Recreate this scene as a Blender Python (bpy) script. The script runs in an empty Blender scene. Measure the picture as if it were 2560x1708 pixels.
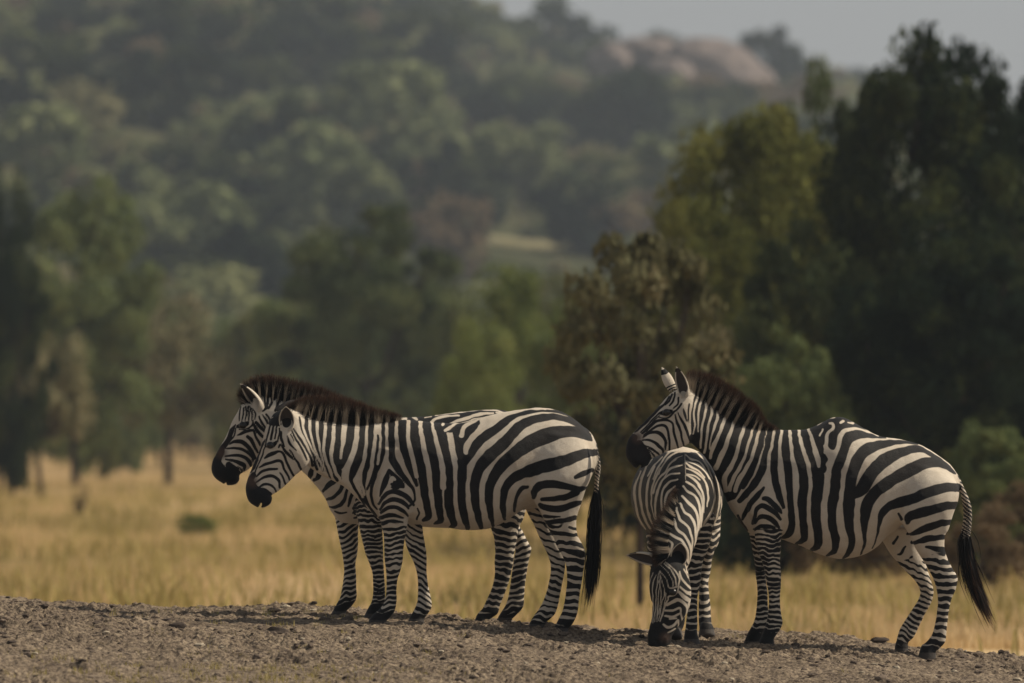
import bpy, math, random
import numpy as np
from mathutils import Vector, noise as mnoise

# ------------------------------------------------------------------ scene, camera, sky, sun, exposure
scene = bpy.context.scene
COL = scene.collection
F = 16924.0            # focal length in photograph pixels
ZOOM = 423.1           # photograph pixels per metre at the animals (40 m)
CZ = 2.0               # eye height above the plain
HROW = 1061.0          # photograph row of the true horizon
cam_d = bpy.data.cameras.new('camera')
cam_d.sensor_width = 36.0
cam_d.lens = F * 36.0 / 2560.0
cam_d.clip_start = 1.0
cam_d.clip_end = 8000.0
cam_d.dof.use_dof = True
cam_d.dof.focus_distance = 39.9
cam_d.dof.aperture_fstop = 2.7
cam_d.dof.aperture_blades = 0
cam = bpy.data.objects.new('camera', cam_d)
COL.objects.link(cam)
cam.location = (0, 0, CZ)
cam.rotation_euler = (math.radians(90) + math.atan((HROW - 854.0) / F), 0, 0)
scene.camera = cam

SUN_DIR = Vector((0.67, 0.13, 0.73)).normalized()
world = bpy.data.worlds.new('World')
scene.world = world
world.use_nodes = True
wn = world.node_tree
wn.nodes.clear()
sky = wn.nodes.new('ShaderNodeTexSky')
sky.sky_type = 'NISHITA'
sky.sun_disc = False
sky.sun_elevation = math.asin(SUN_DIR.z)
sky.sun_rotation = math.atan2(SUN_DIR.x, SUN_DIR.y)
sky.air_density = 1.0
sky.dust_density = 1.0
sky.ozone_density = 1.5
hsv = wn.nodes.new('ShaderNodeHueSaturation')
hsv.inputs['Saturation'].default_value = 0.08
bg = wn.nodes.new('ShaderNodeBackground')
bg.inputs['Strength'].default_value = 0.07
wo = wn.nodes.new('ShaderNodeOutputWorld')
wn.links.new(sky.outputs[0], hsv.inputs['Color'])
wn.links.new(hsv.outputs[0], bg.inputs['Color'])
wn.links.new(bg.outputs[0], wo.inputs['Surface'])

sun_d = bpy.data.lights.new('sun', 'SUN')
sun_d.energy = 4.6
sun_d.angle = math.radians(0.5)
sun_d.color = (1.0, 0.86, 0.66)
sun = bpy.data.objects.new('sun', sun_d)
COL.objects.link(sun)
sun.rotation_euler = SUN_DIR.to_track_quat('Z', 'Y').to_euler()

scene.view_settings.view_transform = 'Standard'
scene.view_settings.look = 'None'
scene.view_settings.exposure = 0.0
scene.view_settings.gamma = 1.0
scene.cycles.use_denoising = True
scene.cycles.max_bounces = 6
scene.cycles.volume_bounces = 0
scene.cycles.transparent_max_bounces = 8

HAZE = 0.00031
rng = np.random.default_rng(7)

# ------------------------------------------------------------------ helpers
def tag(o, label=None, cat=None, group=None, kind=None):
    if label: o['label'] = label
    if cat: o['category'] = cat
    if group: o['group'] = group
    if kind: o['kind'] = kind
    return o

def mesh_np(name, V, Fc, mat=None, parent=None, smooth=True, attrs=None, fsize=None, link=True):
    """V (n,3), Fc (m,3|4) int array -> mesh object"""
    me = bpy.data.meshes.new(name)
    V = np.asarray(V, dtype=np.float32)
    me.vertices.add(len(V))
    me.vertices.foreach_set('co', V.ravel())
    if isinstance(Fc, list):
        faces = Fc
    else:
        faces = [Fc]
    tot = sum(f.size for f in faces)
    me.loops.add(tot)
    me.loops.foreach_set('vertex_index', np.concatenate([f.ravel() for f in faces]).astype(np.int32))
    starts, o = [], 0
    for f in faces:
        n, k = f.shape
        starts.append(o + np.arange(n) * k)
        o += n * k
    starts = np.concatenate(starts).astype(np.int32)
    me.polygons.add(len(starts))
    me.polygons.foreach_set('loop_start', starts)
    me.polygons.foreach_set('use_smooth', np.full(len(starts), smooth, dtype=bool))
    me.update(calc_edges=True)
    if attrs:
        for k, v in attrs.items():
            a = me.attributes.new(k, 'FLOAT', 'POINT')
            a.data.foreach_set('value', np.asarray(v, dtype=np.float32))
    if mat: me.materials.append(mat)
    ob = bpy.data.objects.new(name, me)
    if link: COL.objects.link(ob)
    if parent: ob.parent = parent
    return ob

def hash3(ix, iy, iz, seed):
    h = (ix.astype(np.int64) * 374761393 + iy.astype(np.int64) * 668265263 + iz.astype(np.int64) * 2147483647 + seed * 1274126177) & 0xFFFFFFFF
    h = ((h ^ (h >> 13)) * 1274126177) & 0xFFFFFFFF
    h = ((h ^ (h >> 16)) * 2246822519) & 0xFFFFFFFF
    return (h ^ (h >> 15)) / 4294967296.0

def vnoise(x, y, z, seed=0):
    x, y, z = np.broadcast_arrays(np.asarray(x, float), np.asarray(y, float), np.asarray(z, float))
    ix, iy, iz = np.floor(x), np.floor(y), np.floor(z)
    fx, fy, fz = x - ix, y - iy, z - iz
    fx, fy, fz = [f * f * (3 - 2 * f) for f in (fx, fy, fz)]
    r = 0
    for a in (0, 1):
        for b in (0, 1):
            for c in (0, 1):
                w = (fx if a else 1 - fx) * (fy if b else 1 - fy) * (fz if c else 1 - fz)
                r = r + w * hash3(ix + a, iy + b, iz + c, seed)
    return r * 2 - 1

def fbm(x, y, z, seed=0, octaves=4, gain=0.5):
    s, a, f = 0, 1.0, 1.0
    for i in range(octaves):
        s = s + a * vnoise(x * f, y * f, z * f, seed + i * 17)
        a *= gain; f *= 2.03
    return s

def crom(P, sub):
    """Catmull-Rom resample of rows of P"""
    P = np.asarray(P, float)
    if len(P) < 3:
        t = np.linspace(0, 1, sub + 1)[:, None]
        return P[:1] * (1 - t) + P[1:2] * t if len(P) == 2 else P
    Q = np.vstack([2 * P[0] - P[1], P, 2 * P[-1] - P[-2]])
    out = []
    t = np.linspace(0, 1, sub, endpoint=False)[:, None]
    for i in range(1, len(Q) - 2):
        p0, p1, p2, p3 = Q[i - 1], Q[i], Q[i + 1], Q[i + 2]
        out.append(0.5 * (2 * p1 + (p2 - p0) * t + (2 * p0 - 5 * p1 + 4 * p2 - p3) * t ** 2 + (3 * p1 - p0 - 3 * p2 + p3) * t ** 3))
    out.append(P[-1:])
    return np.vstack(out)

def px(u, v, Y):
    """point at depth Y seen at photograph pixel (u, v)"""
    return np.array([(u - 1280.0) * Y / F, Y, CZ + (HROW - v) * Y / F])

# ------------------------------------------------------------------ node helpers
def new_mat(name):
    m = bpy.data.materials.new(name)
    m.use_nodes = True
    nt = m.node_tree
    nt.nodes.clear()
    out = nt.nodes.new('ShaderNodeOutputMaterial')
    return m, nt, out

def N(nt, kind, **kw):
    n = nt.nodes.new(kind)
    for k, v in kw.items():
        if k in n.inputs.keys(): n.inputs[k].default_value = v
        else: setattr(n, k, v)
    return n

def noise_node(nt, scale, detail=4, rough=0.5, vec=None):
    n = nt.nodes.new('ShaderNodeTexNoise')
    n.inputs['Scale'].default_value = scale
    n.inputs['Detail'].default_value = detail
    n.inputs['Roughness'].default_value = rough
    if vec is not None: nt.links.new(vec, n.inputs['Vector'])
    return n

def mathn(nt, op, a, b=None, c=None, clamp=False):
    n = nt.nodes.new('ShaderNodeMath')
    n.operation = op
    n.use_clamp = clamp
    for i, s in enumerate((a, b, c)):
        if s is None: continue
        if isinstance(s, (int, float)): n.inputs[i].default_value = s
        else: nt.links.new(s, n.inputs[i])
    return n.outputs[0]

def mixc(nt, fac, a, b, mode='MIX'):
    n = nt.nodes.new('ShaderNodeMix')
    n.data_type = 'RGBA'
    n.blend_type = mode
    for sock, s in ((n.inputs[0], fac), (n.inputs[6], a), (n.inputs[7], b)):
        if isinstance(s, (int, float)): sock.default_value = s
        elif isinstance(s, tuple): sock.default_value = (*s, 1)
        else: nt.links.new(s, sock)
    return n.outputs[2]

def ramp(nt, fac, stops):
    n = nt.nodes.new('ShaderNodeValToRGB')
    e = n.color_ramp.elements
    while len(e) < len(stops): e.new(0.5)
    for el, (p, c) in zip(e, stops):
        el.position = p
        el.color = (*c, 1) if isinstance(c, tuple) else (c, c, c, 1)
    nt.links.new(fac, n.inputs[0])
    return n.outputs[0]

def maprange(nt, v, a, b, c=0.0, d=1.0):
    n = nt.nodes.new('ShaderNodeMapRange')
    nt.links.new(v, n.inputs[0])
    for i, x in enumerate((a, b, c, d)): n.inputs[i + 1].default_value = x
    return n.outputs[0]
# ------------------------------------------------------------------ ground: bank of bare soil in front of a grassy plain
def sstep(a, b, x):
    t = np.clip((x - a) / (b - a), 0, 1)
    return t * t * (3 - 2 * t)

def bank_base(x, y):
    z = CZ - 1.25 - 0.0585 * x
    z = z + 0.0136 * (np.minimum(y, 41.6) - 40.0)
    z = z + 0.036 * np.minimum(y - 39.4, 0)                    # falls a little towards the viewer
    z = z + 0.02 * np.sin(x * 0.9 + 1.0) + 0.015 * np.sin(x * 2.3 + y * .4)
    d = np.maximum(y - 41.3, 0)
    z = z - 0.06 * d ** 2 / (0.6 + 0.12 * d)
    return z

def plain_base(x, y):
    z = 0.05 * fbm(x / 9.0, y / 9.0, 0, 5, 3)
    z = z + 1.6 * sstep(230, 420, y)
    return z

def ground_z(x, y, detail=False):
    x = np.asarray(x, float); y = np.asarray(y, float)
    b = bank_base(np.clip(x, -14, 14), np.maximum(y, 25))
    b = np.where(b > CZ - 1.4 - .0585 * np.clip(x, -14, 14) - 3, b, -5)
    p = plain_base(x, y)
    k = 0.25
    h = np.maximum(k - np.abs(b - p), 0) / k
    z = np.maximum(b, p) + h * h * k / 4
    if detail:
        m = sstep(45.0, 43.0, y) if False else 1 - sstep(43.0, 45.0, y)
        big = fbm(x * 1.3, y * 1.3, 0, 11, 3) * 0.012
        mid = fbm(x * 9, y * 9, 0, 21, 3) * 0.008
        patch = 0.5 + 0.5 * np.clip(fbm(x * 1.7, y * 1.7, 3.3, 31, 2) * 1.5, -1, 1)
        z = z + m * (big + mid)
        for sc, amp, seed, thr in ((7.0, .016, 39, .86), (14.0, .015, 41, .66), (30.0, .010, 43, .35), (62.0, .009, 47, .3)):
            gx, gy = x * sc * .8, y * sc
            ix, iy = np.floor(gx), np.floor(gy)
            best = np.zeros_like(z)
            for a in (-1, 0, 1):
                for c in (-1, 0, 1):
                    cx, cy = ix + a, iy + c
                    zz = np.zeros_like(cx)
                    hx = hash3(cx, cy, zz, seed); hy = hash3(cx, cy, zz + 1, seed); hr = hash3(cx, cy, zz + 2, seed)
                    d = np.hypot(gx - cx - hx, gy - cy - hy)
                    r = 0.30 + 0.45 * hr
                    v = np.where(hr > thr, np.clip(1 - (d / r) ** 2, 0, 1) ** .7 * (0.3 + hr), 0)
                    best = np.maximum(best, v)
            z = z + m * best * amp * (0.45 + 0.8 * patch)
    return z

def grid_axis(parts):
    out = []
    for a, b, s in parts:
        n = max(1, int(round((b - a) / s)))
        out.append(np.linspace(a, b, n, endpoint=False))
    return np.concatenate(out + [np.array([parts[-1][1]])])

gx = grid_axis([(-3500, -500, 500), (-500, -60, 40), (-60, -8, 4), (-8, -3.6, .2), (-3.6, 3.6, .012), (3.6, 8, .2), (8, 60, 4), (60, 500, 40), (500, 3500, 500)])
gy = grid_axis([(-60, 24, 6), (24, 34.5, .25), (34.5, 36.5, .02), (36.5, 42.6, .012), (42.6, 46, .1), (46, 70, 1.0), (70, 420, 8), (420, 1000, 60), (1000, 7000, 600)])
GX, GY = np.meshgrid(gx, gy)
GZ = ground_z(GX, GY, True)
nx, ny = len(gx), len(gy)
idx = np.arange(nx * ny).reshape(ny, nx)
quads = np.stack([idx[:-1, :-1], idx[:-1, 1:], idx[1:, 1:], idx[1:, :-1]], -1).reshape(-1, 4)

m_soil, nt, out = new_mat('bare_soil_and_dry_plain')
geo = N(nt, 'ShaderNodeNewGeometry')
pos = geo.outputs['Position']
n1 = noise_node(nt, 3.0, 6, .6, pos); n2 = noise_node(nt, 40.0, 5, .65, pos); n3 = noise_node(nt, 170.0, 3, .6, pos)
c = ramp(nt, n1.outputs[0], [(0.32, (.165, .130, .095)), (0.55, (.28, .225, .165)), (0.72, (.35, .285, .215))])
c = mixc(nt, maprange(nt, n2.outputs[0], .40, .60), (.075, .057, .048), c)
c = mixc(nt, mathn(nt, 'MULTIPLY', maprange(nt, n3.outputs[0], .60, .72), .7), c, (.42, .36, .28))
ng = noise_node(nt, .16, 5, .65, pos)
plain = ramp(nt, ng.outputs[0], [(0.3, (.42, .30, .16)), (0.5, (.57, .43, .245)), (0.72, (.68, .54, .36))])
sep = N(nt, 'ShaderNodeSeparateXYZ'); nt.links.new(pos, sep.inputs[0])
c = mixc(nt, maprange(nt, sep.outputs['Y'], 43.5, 50.0), c, plain)
bs = N(nt, 'ShaderNodeBsdfPrincipled', Roughness=.95)
bs.inputs['Specular IOR Level'].default_value = .15
nt.links.new(c, bs.inputs['Base Color'])
bp = N(nt, 'ShaderNodeBump', Strength=.9, Distance=.006)
nt.links.new(mathn(nt, 'ADD', n2.outputs[0], mathn(nt, 'MULTIPLY', n3.outputs[0], .5)), bp.inputs['Height'])
nt.links.new(bp.outputs[0], bs.inputs['Normal'])
nt.links.new(bs.outputs[0], out.inputs[0])
ground = mesh_np('ground', np.stack([GX, GY, GZ], -1).reshape(-1, 3), quads, m_soil, smooth=False)
tag(ground, 'bare brown soil bank in front of a dry grassy plain', None, None, 'structure')
# ------------------------------------------------------------------ zebra toolkit: smooth-union solids polygonised with surface nets
TR = {'p': (0, 0, 1.0), '1': (500, 900, 3.917), '2': (900, 950, 3.5606), '3': (780, 1250, 3.0128), '4': (1530, 880, 4.9),
      '5': (1530, 1150, 3.136), '6': (1850, 1000, 3.615), '7': (1850, 1280, 3.615), '8': (520, 920, 4.3567), '9': (1560, 1340, 5.227)}

class Field:
    """solid built in the animal's own metric frame: x right, y away, z up"""
    def __init__(s, lo, hi, h):
        s.h = h
        s.lo = np.array(lo, float)
        s.n = np.ceil((np.array(hi) - s.lo) / h).astype(int) + 1
        s.F = np.full(s.n, 1.0, np.float32)
        s.ID = np.zeros(s.n, np.int8)
        s.cur = None
    def begin(s):
        s.cur = np.full(s.n, 1.0, np.float32)
        s.bb = [s.n.copy(), np.zeros(3, int)]
    def ell(s, c, R, r, margin=.05):
        ext = np.sqrt(((R * np.array(r)[:, None]) ** 2).sum(0)) + margin
        a = np.maximum(np.floor((c - ext - s.lo) / s.h).astype(int), 0)
        b = np.minimum(np.ceil((c + ext - s.lo) / s.h).astype(int) + 1, s.n)
        if (b <= a).any(): return
        ax = [(s.lo[i] + np.arange(a[i], b[i]) * s.h - c[i]).astype(np.float32) for i in range(3)]
        X, Y, Z = ax[0][:, None, None], ax[1][None, :, None], ax[2][None, None, :]
        k0 = 0; k1 = 0
        for i in range(3):
            q = (X * np.float32(R[i, 0]) + Y * np.float32(R[i, 1]) + Z * np.float32(R[i, 2])) / np.float32(r[i])
            q2 = q * q
            k0 = k0 + q2
            k1 = k1 + q2 / np.float32(r[i] ** 2)
        k0 = np.sqrt(k0); k1 = np.sqrt(k1) + 1e-6
        d = k0 * (k0 - 1) / k1
        sl = tuple(slice(a[i], b[i]) for i in range(3))
        np.minimum(s.cur[sl], d, out=s.cur[sl])
        s.bb = [np.minimum(s.bb[0], a), np.maximum(s.bb[1], b)]
    def end(s, ident, k=.03, sub=False):
        sl = tuple(slice(s.bb[0][i], s.bb[1][i]) for i in range(3))
        A, B = s.F[sl], s.cur[sl]
        if sub:
            B = -B
            h = np.maximum(k - np.abs(A - B), 0) / k
            s.F[sl] = np.maximum(A, B) + h * h * k / 4
            return
        s.ID[sl] = np.where(B < A, ident, s.ID[sl])
        h = np.maximum(k - np.abs(A - B), 0) / k
        s.F[sl] = np.minimum(A, B) - h * h * k / 4
    def mesh(s):
        D = s.F
        n = s.n
        ins = D < 0
        acc = np.zeros((*(n - 1), 3), np.float32); cnt = np.zeros(n - 1, np.float32)
        quads = []
        for ax in range(3):
            lo = [slice(None)] * 3; hi = [slice(None)] * 3
            lo[ax] = slice(0, -1); hi[ax] = slice(1, None)
            A, B = D[tuple(lo)], D[tuple(hi)]
            ch = ins[tuple(lo)] != ins[tuple(hi)]
            I = np.argwhere(ch)
            a = A[ch]; b = B[ch]
            t = a / (a - b)
            P = I.astype(np.float32).copy()
            P[:, ax] += t
            o1, o2 = [i for i in range(3) if i != ax]
            ok = (I[:, o1] > 0) & (I[:, o2] > 0) & (I[:, o1] < n[o1] - 1) & (I[:, o2] < n[o2] - 1)
            I, P, a = I[ok], P[ok], a[ok]
            cells = []
            for d1, d2 in ((0, 0), (-1, 0), (-1, -1), (0, -1)):
                C = I.copy(); C[:, o1] += d1; C[:, o2] += d2
                np.add.at(acc, (C[:, 0], C[:, 1], C[:, 2]), P)
                np.add.at(cnt, (C[:, 0], C[:, 1], C[:, 2]), 1)
                cells.append(C)
            q = np.stack(cells, 1)
            flip = (a < 0)
            if ax == 1: flip = ~flip
            q[~flip] = q[~flip][:, ::-1]
            quads.append(q)
        used = cnt > 0
        vid = np.full(n - 1, -1, np.int64)
        vid[used] = np.arange(used.sum())
        V = acc[used] / cnt[used][:, None]
        ci = np.argwhere(used)
        ids = s.ID[ci[:, 0], ci[:, 1], ci[:, 2]]
        Q = np.concatenate(quads)
        Fc = vid[Q[..., 0], Q[..., 1], Q[..., 2]]
        # gentle smoothing
        e = np.concatenate([Fc[:, [0, 1]], Fc[:, [1, 2]], Fc[:, [2, 3]], Fc[:, [3, 0]]])
        for lam in (.5, -.48, .5, -.48):
            sm = np.zeros_like(V); c2 = np.zeros(len(V), np.float32)
            np.add.at(sm, e[:, 0], V[e[:, 1]]); np.add.at(c2, e[:, 0], 1)
            V = V + lam * (sm / np.maximum(c2, 1)[:, None] - V)
        c0 = V[Fc[:, 0]]; vol = (c0 * np.cross(V[Fc[:, 1]], V[Fc[:, 2]])).sum() + (c0 * np.cross(V[Fc[:, 2]], V[Fc[:, 3]])).sum()
        if vol < 0: Fc = Fc[:, ::-1]
        V = s.lo + V * s.h
        nr = np.zeros_like(V); fn = np.cross(V[Fc[:, 1]] - V[Fc[:, 0]], V[Fc[:, 2]] - V[Fc[:, 0]])
        for j in range(4): np.add.at(nr, Fc[:, j], fn)
        nr /= np.linalg.norm(nr, axis=1)[:, None] + 1e-12
        dd = .0028 * fbm(V[:, 0] * 9, V[:, 1] * 9, V[:, 2] * 9, 91, 2) + .0010 * vnoise(V[:, 0] * 34, V[:, 1] * 34, V[:, 2] * 26, 93)
        V = V + nr * dd[:, None]
        return V, Fc, ids

class Zebra:
    """design space: metres = photograph pixels / ZOOM, origin under the body"""
    def __init__(s, u0, v0, h=.0075):
        s.u0, s.v0, s.h = u0, v0, h
        s.chains = []
        s.ops = []
        s.cuts = []
        s.grow = .0012
    def m(s, t, x, y):
        a, b, k = TR[t]
        return ((x / k + a) - s.u0) / ZOOM, (s.v0 - (y / k + b)) / ZOOM
    def chain(s, name, rows, k=.03, step=.005):
        """rows: (frame, x1, y1, x2, y2, half_width, lateral) : two edge points of a section seen from the side"""
        P = []
        for r in rows:
            x1, z1 = s.m(r[0], r[1], r[2]); x2, z2 = s.m(r[0], r[3], r[4])
            P.append((x1, z1, x2, z2, r[5], r[6]))
        s.chains.append((name, 'side', np.array(P), k, step))
    def rod(s, name, rows, k=.03, step=.006, side=(1, 0, 0)):
        """rows: (frame, x, y, depth, half_side, half_normal) : sections across the path"""
        P = []
        for r in rows:
            x, z = s.m(r[0], r[1], r[2])
            P.append((x, r[3], z, r[4], r[5]))
        s.chains.append((name, 'rod', np.array(P), k, step, np.array(side, float)))
    def ellipsoids(s, ch):
        kind, P, step = ch[1], ch[2], ch[4]
        if kind == 'side':
            c = (P[:, :2] + P[:, 2:4]) / 2
            L = max(np.abs(np.diff(P[:, :2], axis=0)).sum(), np.hypot(*np.diff(c, axis=0).T).sum())
            sub = max(2, int(L / step / (len(P) - 1)))
            Q = crom(P, sub)
            for x1, z1, x2, z2, hw, lat in Q:
                d = np.array([x1 - x2, 0, z1 - z2]); a = np.linalg.norm(d) / 2
                d = d / (2 * a + 1e-9)
                R = np.array([d, [0, 1, 0], [-d[2], 0, d[0]]])
                hw = max(hw, .004)
                cc = min(max(.32 * min(a, hw), .010), .05)
                yield np.array([(x1 + x2) / 2, lat, (z1 + z2) / 2]), R, (a, hw, cc)
        else:
            side = ch[5]
            L = np.linalg.norm(np.diff(P[:, :3], axis=0), axis=1).sum()
            sub = max(2, int(L / step / (len(P) - 1)))
            Q = crom(P, sub)
            T = np.gradient(Q[:, :3], axis=0)
            for q, t in zip(Q, T):
                t = t / (np.linalg.norm(t) + 1e-9)
                S = side - t * side.dot(t); S = S / np.linalg.norm(S)
                Nn = np.cross(t, S)
                a, b = max(q[3], .004), max(q[4], .004)
                yield q[:3], np.array([S, Nn, t]), (a, b, min(max(.32 * min(a, b), .010), .05))
    def build_mesh(s):
        E = [(ch, list(s.ellipsoids(ch))) for ch in s.chains]
        allc = []
        for ch, es in E:
            for c, R, r in es:
                ext = np.sqrt(((R * np.array(r)[:, None]) ** 2).sum(0))
                allc += [c - ext, c + ext]
        allc = np.array(allc)
        f = Field(allc.min(0) - .03, allc.max(0) + .03, s.h)
        s.names = []
        for i, (ch, es) in enumerate(E):
            f.begin()
            for c, R, r in es: f.ell(c, R, r, margin=max(.05, ch[3] + .01))
            f.end(i, ch[3])
            s.names.append(ch[0])
        for c, R, r in s.cuts:
            f.begin(); f.ell(np.array(c), np.array(R), r, .02); f.end(0, .008, True)
        return f.mesh()
    def cut(s, t, x, y, lat, rx, ry, rz, tilt=0.0):
        a, b = s.m(t, x, y)
        c_, s_ = math.cos(tilt), math.sin(tilt)
        s.cuts.append(((a, lat, b), ((c_, 0, s_), (0, 1, 0), (-s_, 0, c_)), (rx, ry, rz)))
    # ---- stripes: painted strokes on the animal's own side plane, in order
    def K(s, t, *p): s.ops.append(('K', t, p))
    def W(s, t, *p): s.ops.append(('W', t, p))
    def PK(s, t, *p): s.ops.append(('PK', t, p))
    def PW(s, t, *p): s.ops.append(('PW', t, p))
    def paint(s, X, Z):
        B = .03
        f = np.full(len(X), -B)
        for kind, t, p in s.ops:
            k = TR[t][2] * ZOOM
            if kind[0] == 'P':
                pts = np.array([s.m(t, a, b) for a, b in p])
                x, z = X, Z
                ins = np.zeros(len(x), bool); d = np.full(len(x), 9.0)
                for i in range(len(pts)):
                    a, b = pts[i - 1], pts[i]
                    e = b - a
                    tt = np.clip(((x - a[0]) * e[0] + (z - a[1]) * e[1]) / (e.dot(e) + 1e-12), 0, 1)
                    d = np.minimum(d, np.hypot(x - a[0] - tt * e[0], z - a[1] - tt * e[1]))
                    c = ((a[1] > z) != (b[1] > z)) & (x < (b[0] - a[0]) * (z - a[1]) / (b[1] - a[1] + 1e-12) + a[0])
                    ins ^= c
                v = np.clip(np.where(ins, d, -d), -B, B)
                f = np.maximum(f, v) if kind == 'PK' else np.minimum(f, -v)
                continue
            if kind == 'K': k = k / {'2': 1.25, '6': 1.25, '1': 1.10, '8': 1.0, '4': 1.08}.get(t, 1.0)
            pts = np.array([(*s.m(t, a, b), w / k) for a, b, w in p])
            pts = crom(pts, 5) if len(pts) > 2 else crom(pts, 2)
            m = B + pts[:, 2].max()
            sel = np.where((X > pts[:, 0].min() - m) & (X < pts[:, 0].max() + m) & (Z > pts[:, 1].min() - m) & (Z < pts[:, 1].max() + m))[0]
            if not len(sel): continue
            x, z = X[sel], Z[sel]
            v = np.full(len(sel), -B)
            for i in range(len(pts) - 1):
                a, b = pts[i], pts[i + 1]
                e = b - a; L = e[0] ** 2 + e[1] ** 2 + 1e-12
                tt = np.clip(((x - a[0]) * e[0] + (z - a[1]) * e[1]) / L, 0, 1)
                v = np.maximum(v, a[2] + e[2] * tt - np.hypot(x - a[0] - tt * e[0], z - a[1] - tt * e[1]))
            if kind == 'K': v = v + s.grow
            v = np.clip(v, -B, B)
            if kind == 'K': f[sel] = np.maximum(f[sel], v)
            else: f[sel] = np.minimum(f[sel], -v)
        return f

def bands(V, period, bias, seed, tilt=.0, amp=1.0):
    """leg rings in the leg's own metres; returns signed half-width like value, positive = black"""
    x, y, z = V[:, 0], V[:, 1], V[:, 2]
    s = z + tilt * x + amp * (.016 * fbm(x * 14, y * 14, z * 9, seed, 2) + .006 * vnoise(x * 45, y * 45, z * 30, seed + 5))
    ph = s / period
    per = period
    return per * .3 * (np.sin(2 * math.pi * ph) + bias + .2 + .5 * vnoise(x * 12, y * 12, z * 14, seed + 9))

# ------------------------------------------------------------------ zebra materials
def coat(name):
    m, nt, out = new_mat(name)
    st = N(nt, 'ShaderNodeAttribute', attribute_name='stripe').outputs['Fac']
    inn = N(nt, 'ShaderNodeAttribute', attribute_name='inner').outputs['Fac']
    hoof = N(nt, 'ShaderNodeAttribute', attribute_name='hoof').outputs['Fac']
    muz = N(nt, 'ShaderNodeAttribute', attribute_name='warm').outputs['Fac']
    tc = N(nt, 'ShaderNodeTexCoord').outputs['Object']
    nf = noise_node(nt, 260, 3, .6, tc); ng = noise_node(nt, 7, 4, .6, tc)
    mp = N(nt, 'ShaderNodeMapping'); mp.inputs['Scale'].default_value = (60, 60, 260)
    mp.inputs['Rotation'].default_value = (0, .5, 0)
    nt.links.new(tc, mp.inputs[0])
    nh = noise_node(nt, 1.6, 3, .65, mp.outputs[0])
    e = mathn(nt, 'ADD', st, mathn(nt, 'MULTIPLY', mathn(nt, 'SUBTRACT', nf.outputs[0], .5), .0035))
    k = maprange(nt, e, -.0019, .0019)
    white = mixc(nt, maprange(nt, ng.outputs[0], .35, .7), (.59, .525, .44), (.69, .635, .55))
    white = mixc(nt, mathn(nt, 'MULTIPLY', maprange(nt, nh.outputs[0], .40, .75), .28), white, (.40, .33, .26))
    nd = noise_node(nt, 3.2, 5, .62, tc)
    white = mixc(nt, mathn(nt, 'MULTIPLY', maprange(nt, nd.outputs[0], .48, .68), .5), white, (.40, .31, .225))
    black = mixc(nt, maprange(nt, ng.outputs[0], .4, .75), (.0045, .0055, .008), (.014, .011, .012))
    c = mixc(nt, k, white, black)
    c = mixc(nt, muz, c, (.075, .045, .034))
    c = mixc(nt, inn, c, (.070, .060, .060))
    c = mixc(nt, hoof, c, mixc(nt, nf.outputs[0], (.035, .032, .034), (.085, .075, .07)))
    b = N(nt, 'ShaderNodeBsdfPrincipled', Roughness=.62)
    b.inputs['Specular IOR Level'].default_value = .22
    b.inputs['Sheen Weight'].default_value = .03
    b.inputs['Sheen Roughness'].default_value = .4
    nt.links.new(c, b.inputs['Base Color'])
    bp = N(nt, 'ShaderNodeBump', Strength=.8, Distance=.005)
    ns = noise_node(nt, 22, 4, .6, tc)
    nt.links.new(mathn(nt, 'ADD', nh.outputs[0], mathn(nt, 'MULTIPLY', ns.outputs[0], 1.2)), bp.inputs['Height'])
    nt.links.new(bp.outputs[0], b.inputs['Normal'])
    nt.links.new(b.outputs[0], out.inputs[0])
    return m
m_coat = coat('zebra_coat')

def hair_mat():
    m, nt, out = new_mat('zebra_mane_hair')
    st = N(nt, 'ShaderNodeAttribute', attribute_name='stripe').outputs['Fac']
    tip = N(nt, 'ShaderNodeAttribute', attribute_name='tip').outputs['Fac']
    rnd = N(nt, 'ShaderNodeAttribute', attribute_name='rnd').outputs['Fac']
    k = maprange(nt, st, -.002, .002)
    c = mixc(nt, k, (.46, .39, .31), (.005, .005, .007))
    c = mixc(nt, maprange(nt, mathn(nt, 'ADD', tip, mathn(nt, 'MULTIPLY', rnd, .2)), .72, 1.0), c, (.018, .012, .010))
    br = mixc(nt, rnd, (.045, .024, .017), (.14, .072, .045))
    c = mixc(nt, maprange(nt, mathn(nt, 'ADD', tip, mathn(nt, 'MULTIPLY', rnd, .25)), .98, 1.14), c, br)
    b = N(nt, 'ShaderNodeBsdfPrincipled', Roughness=.55)
    b.inputs['Specular IOR Level'].default_value = .25
    nt.links.new(c, b.inputs['Base Color'])
    tr = N(nt, 'ShaderNodeBsdfTranslucent'); nt.links.new(c, tr.inputs[0])
    mx = N(nt, 'ShaderNodeMixShader'); mx.inputs[0].default_value = .35
    nt.links.new(b.outputs[0], mx.inputs[1]); nt.links.new(tr.outputs[0], mx.inputs[2])
    nt.links.new(mx.outputs[0], out.inputs[0])
    return m
m_hair = hair_mat()
m_eye, nt, out = new_mat('dark_wet_eye')
b = N(nt, 'ShaderNodeBsdfPrincipled', Roughness=.3)
b.inputs['Base Color'].default_value = (.006, .005, .005, 1)
nt.links.new(b.outputs[0], out.inputs[0])

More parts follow.
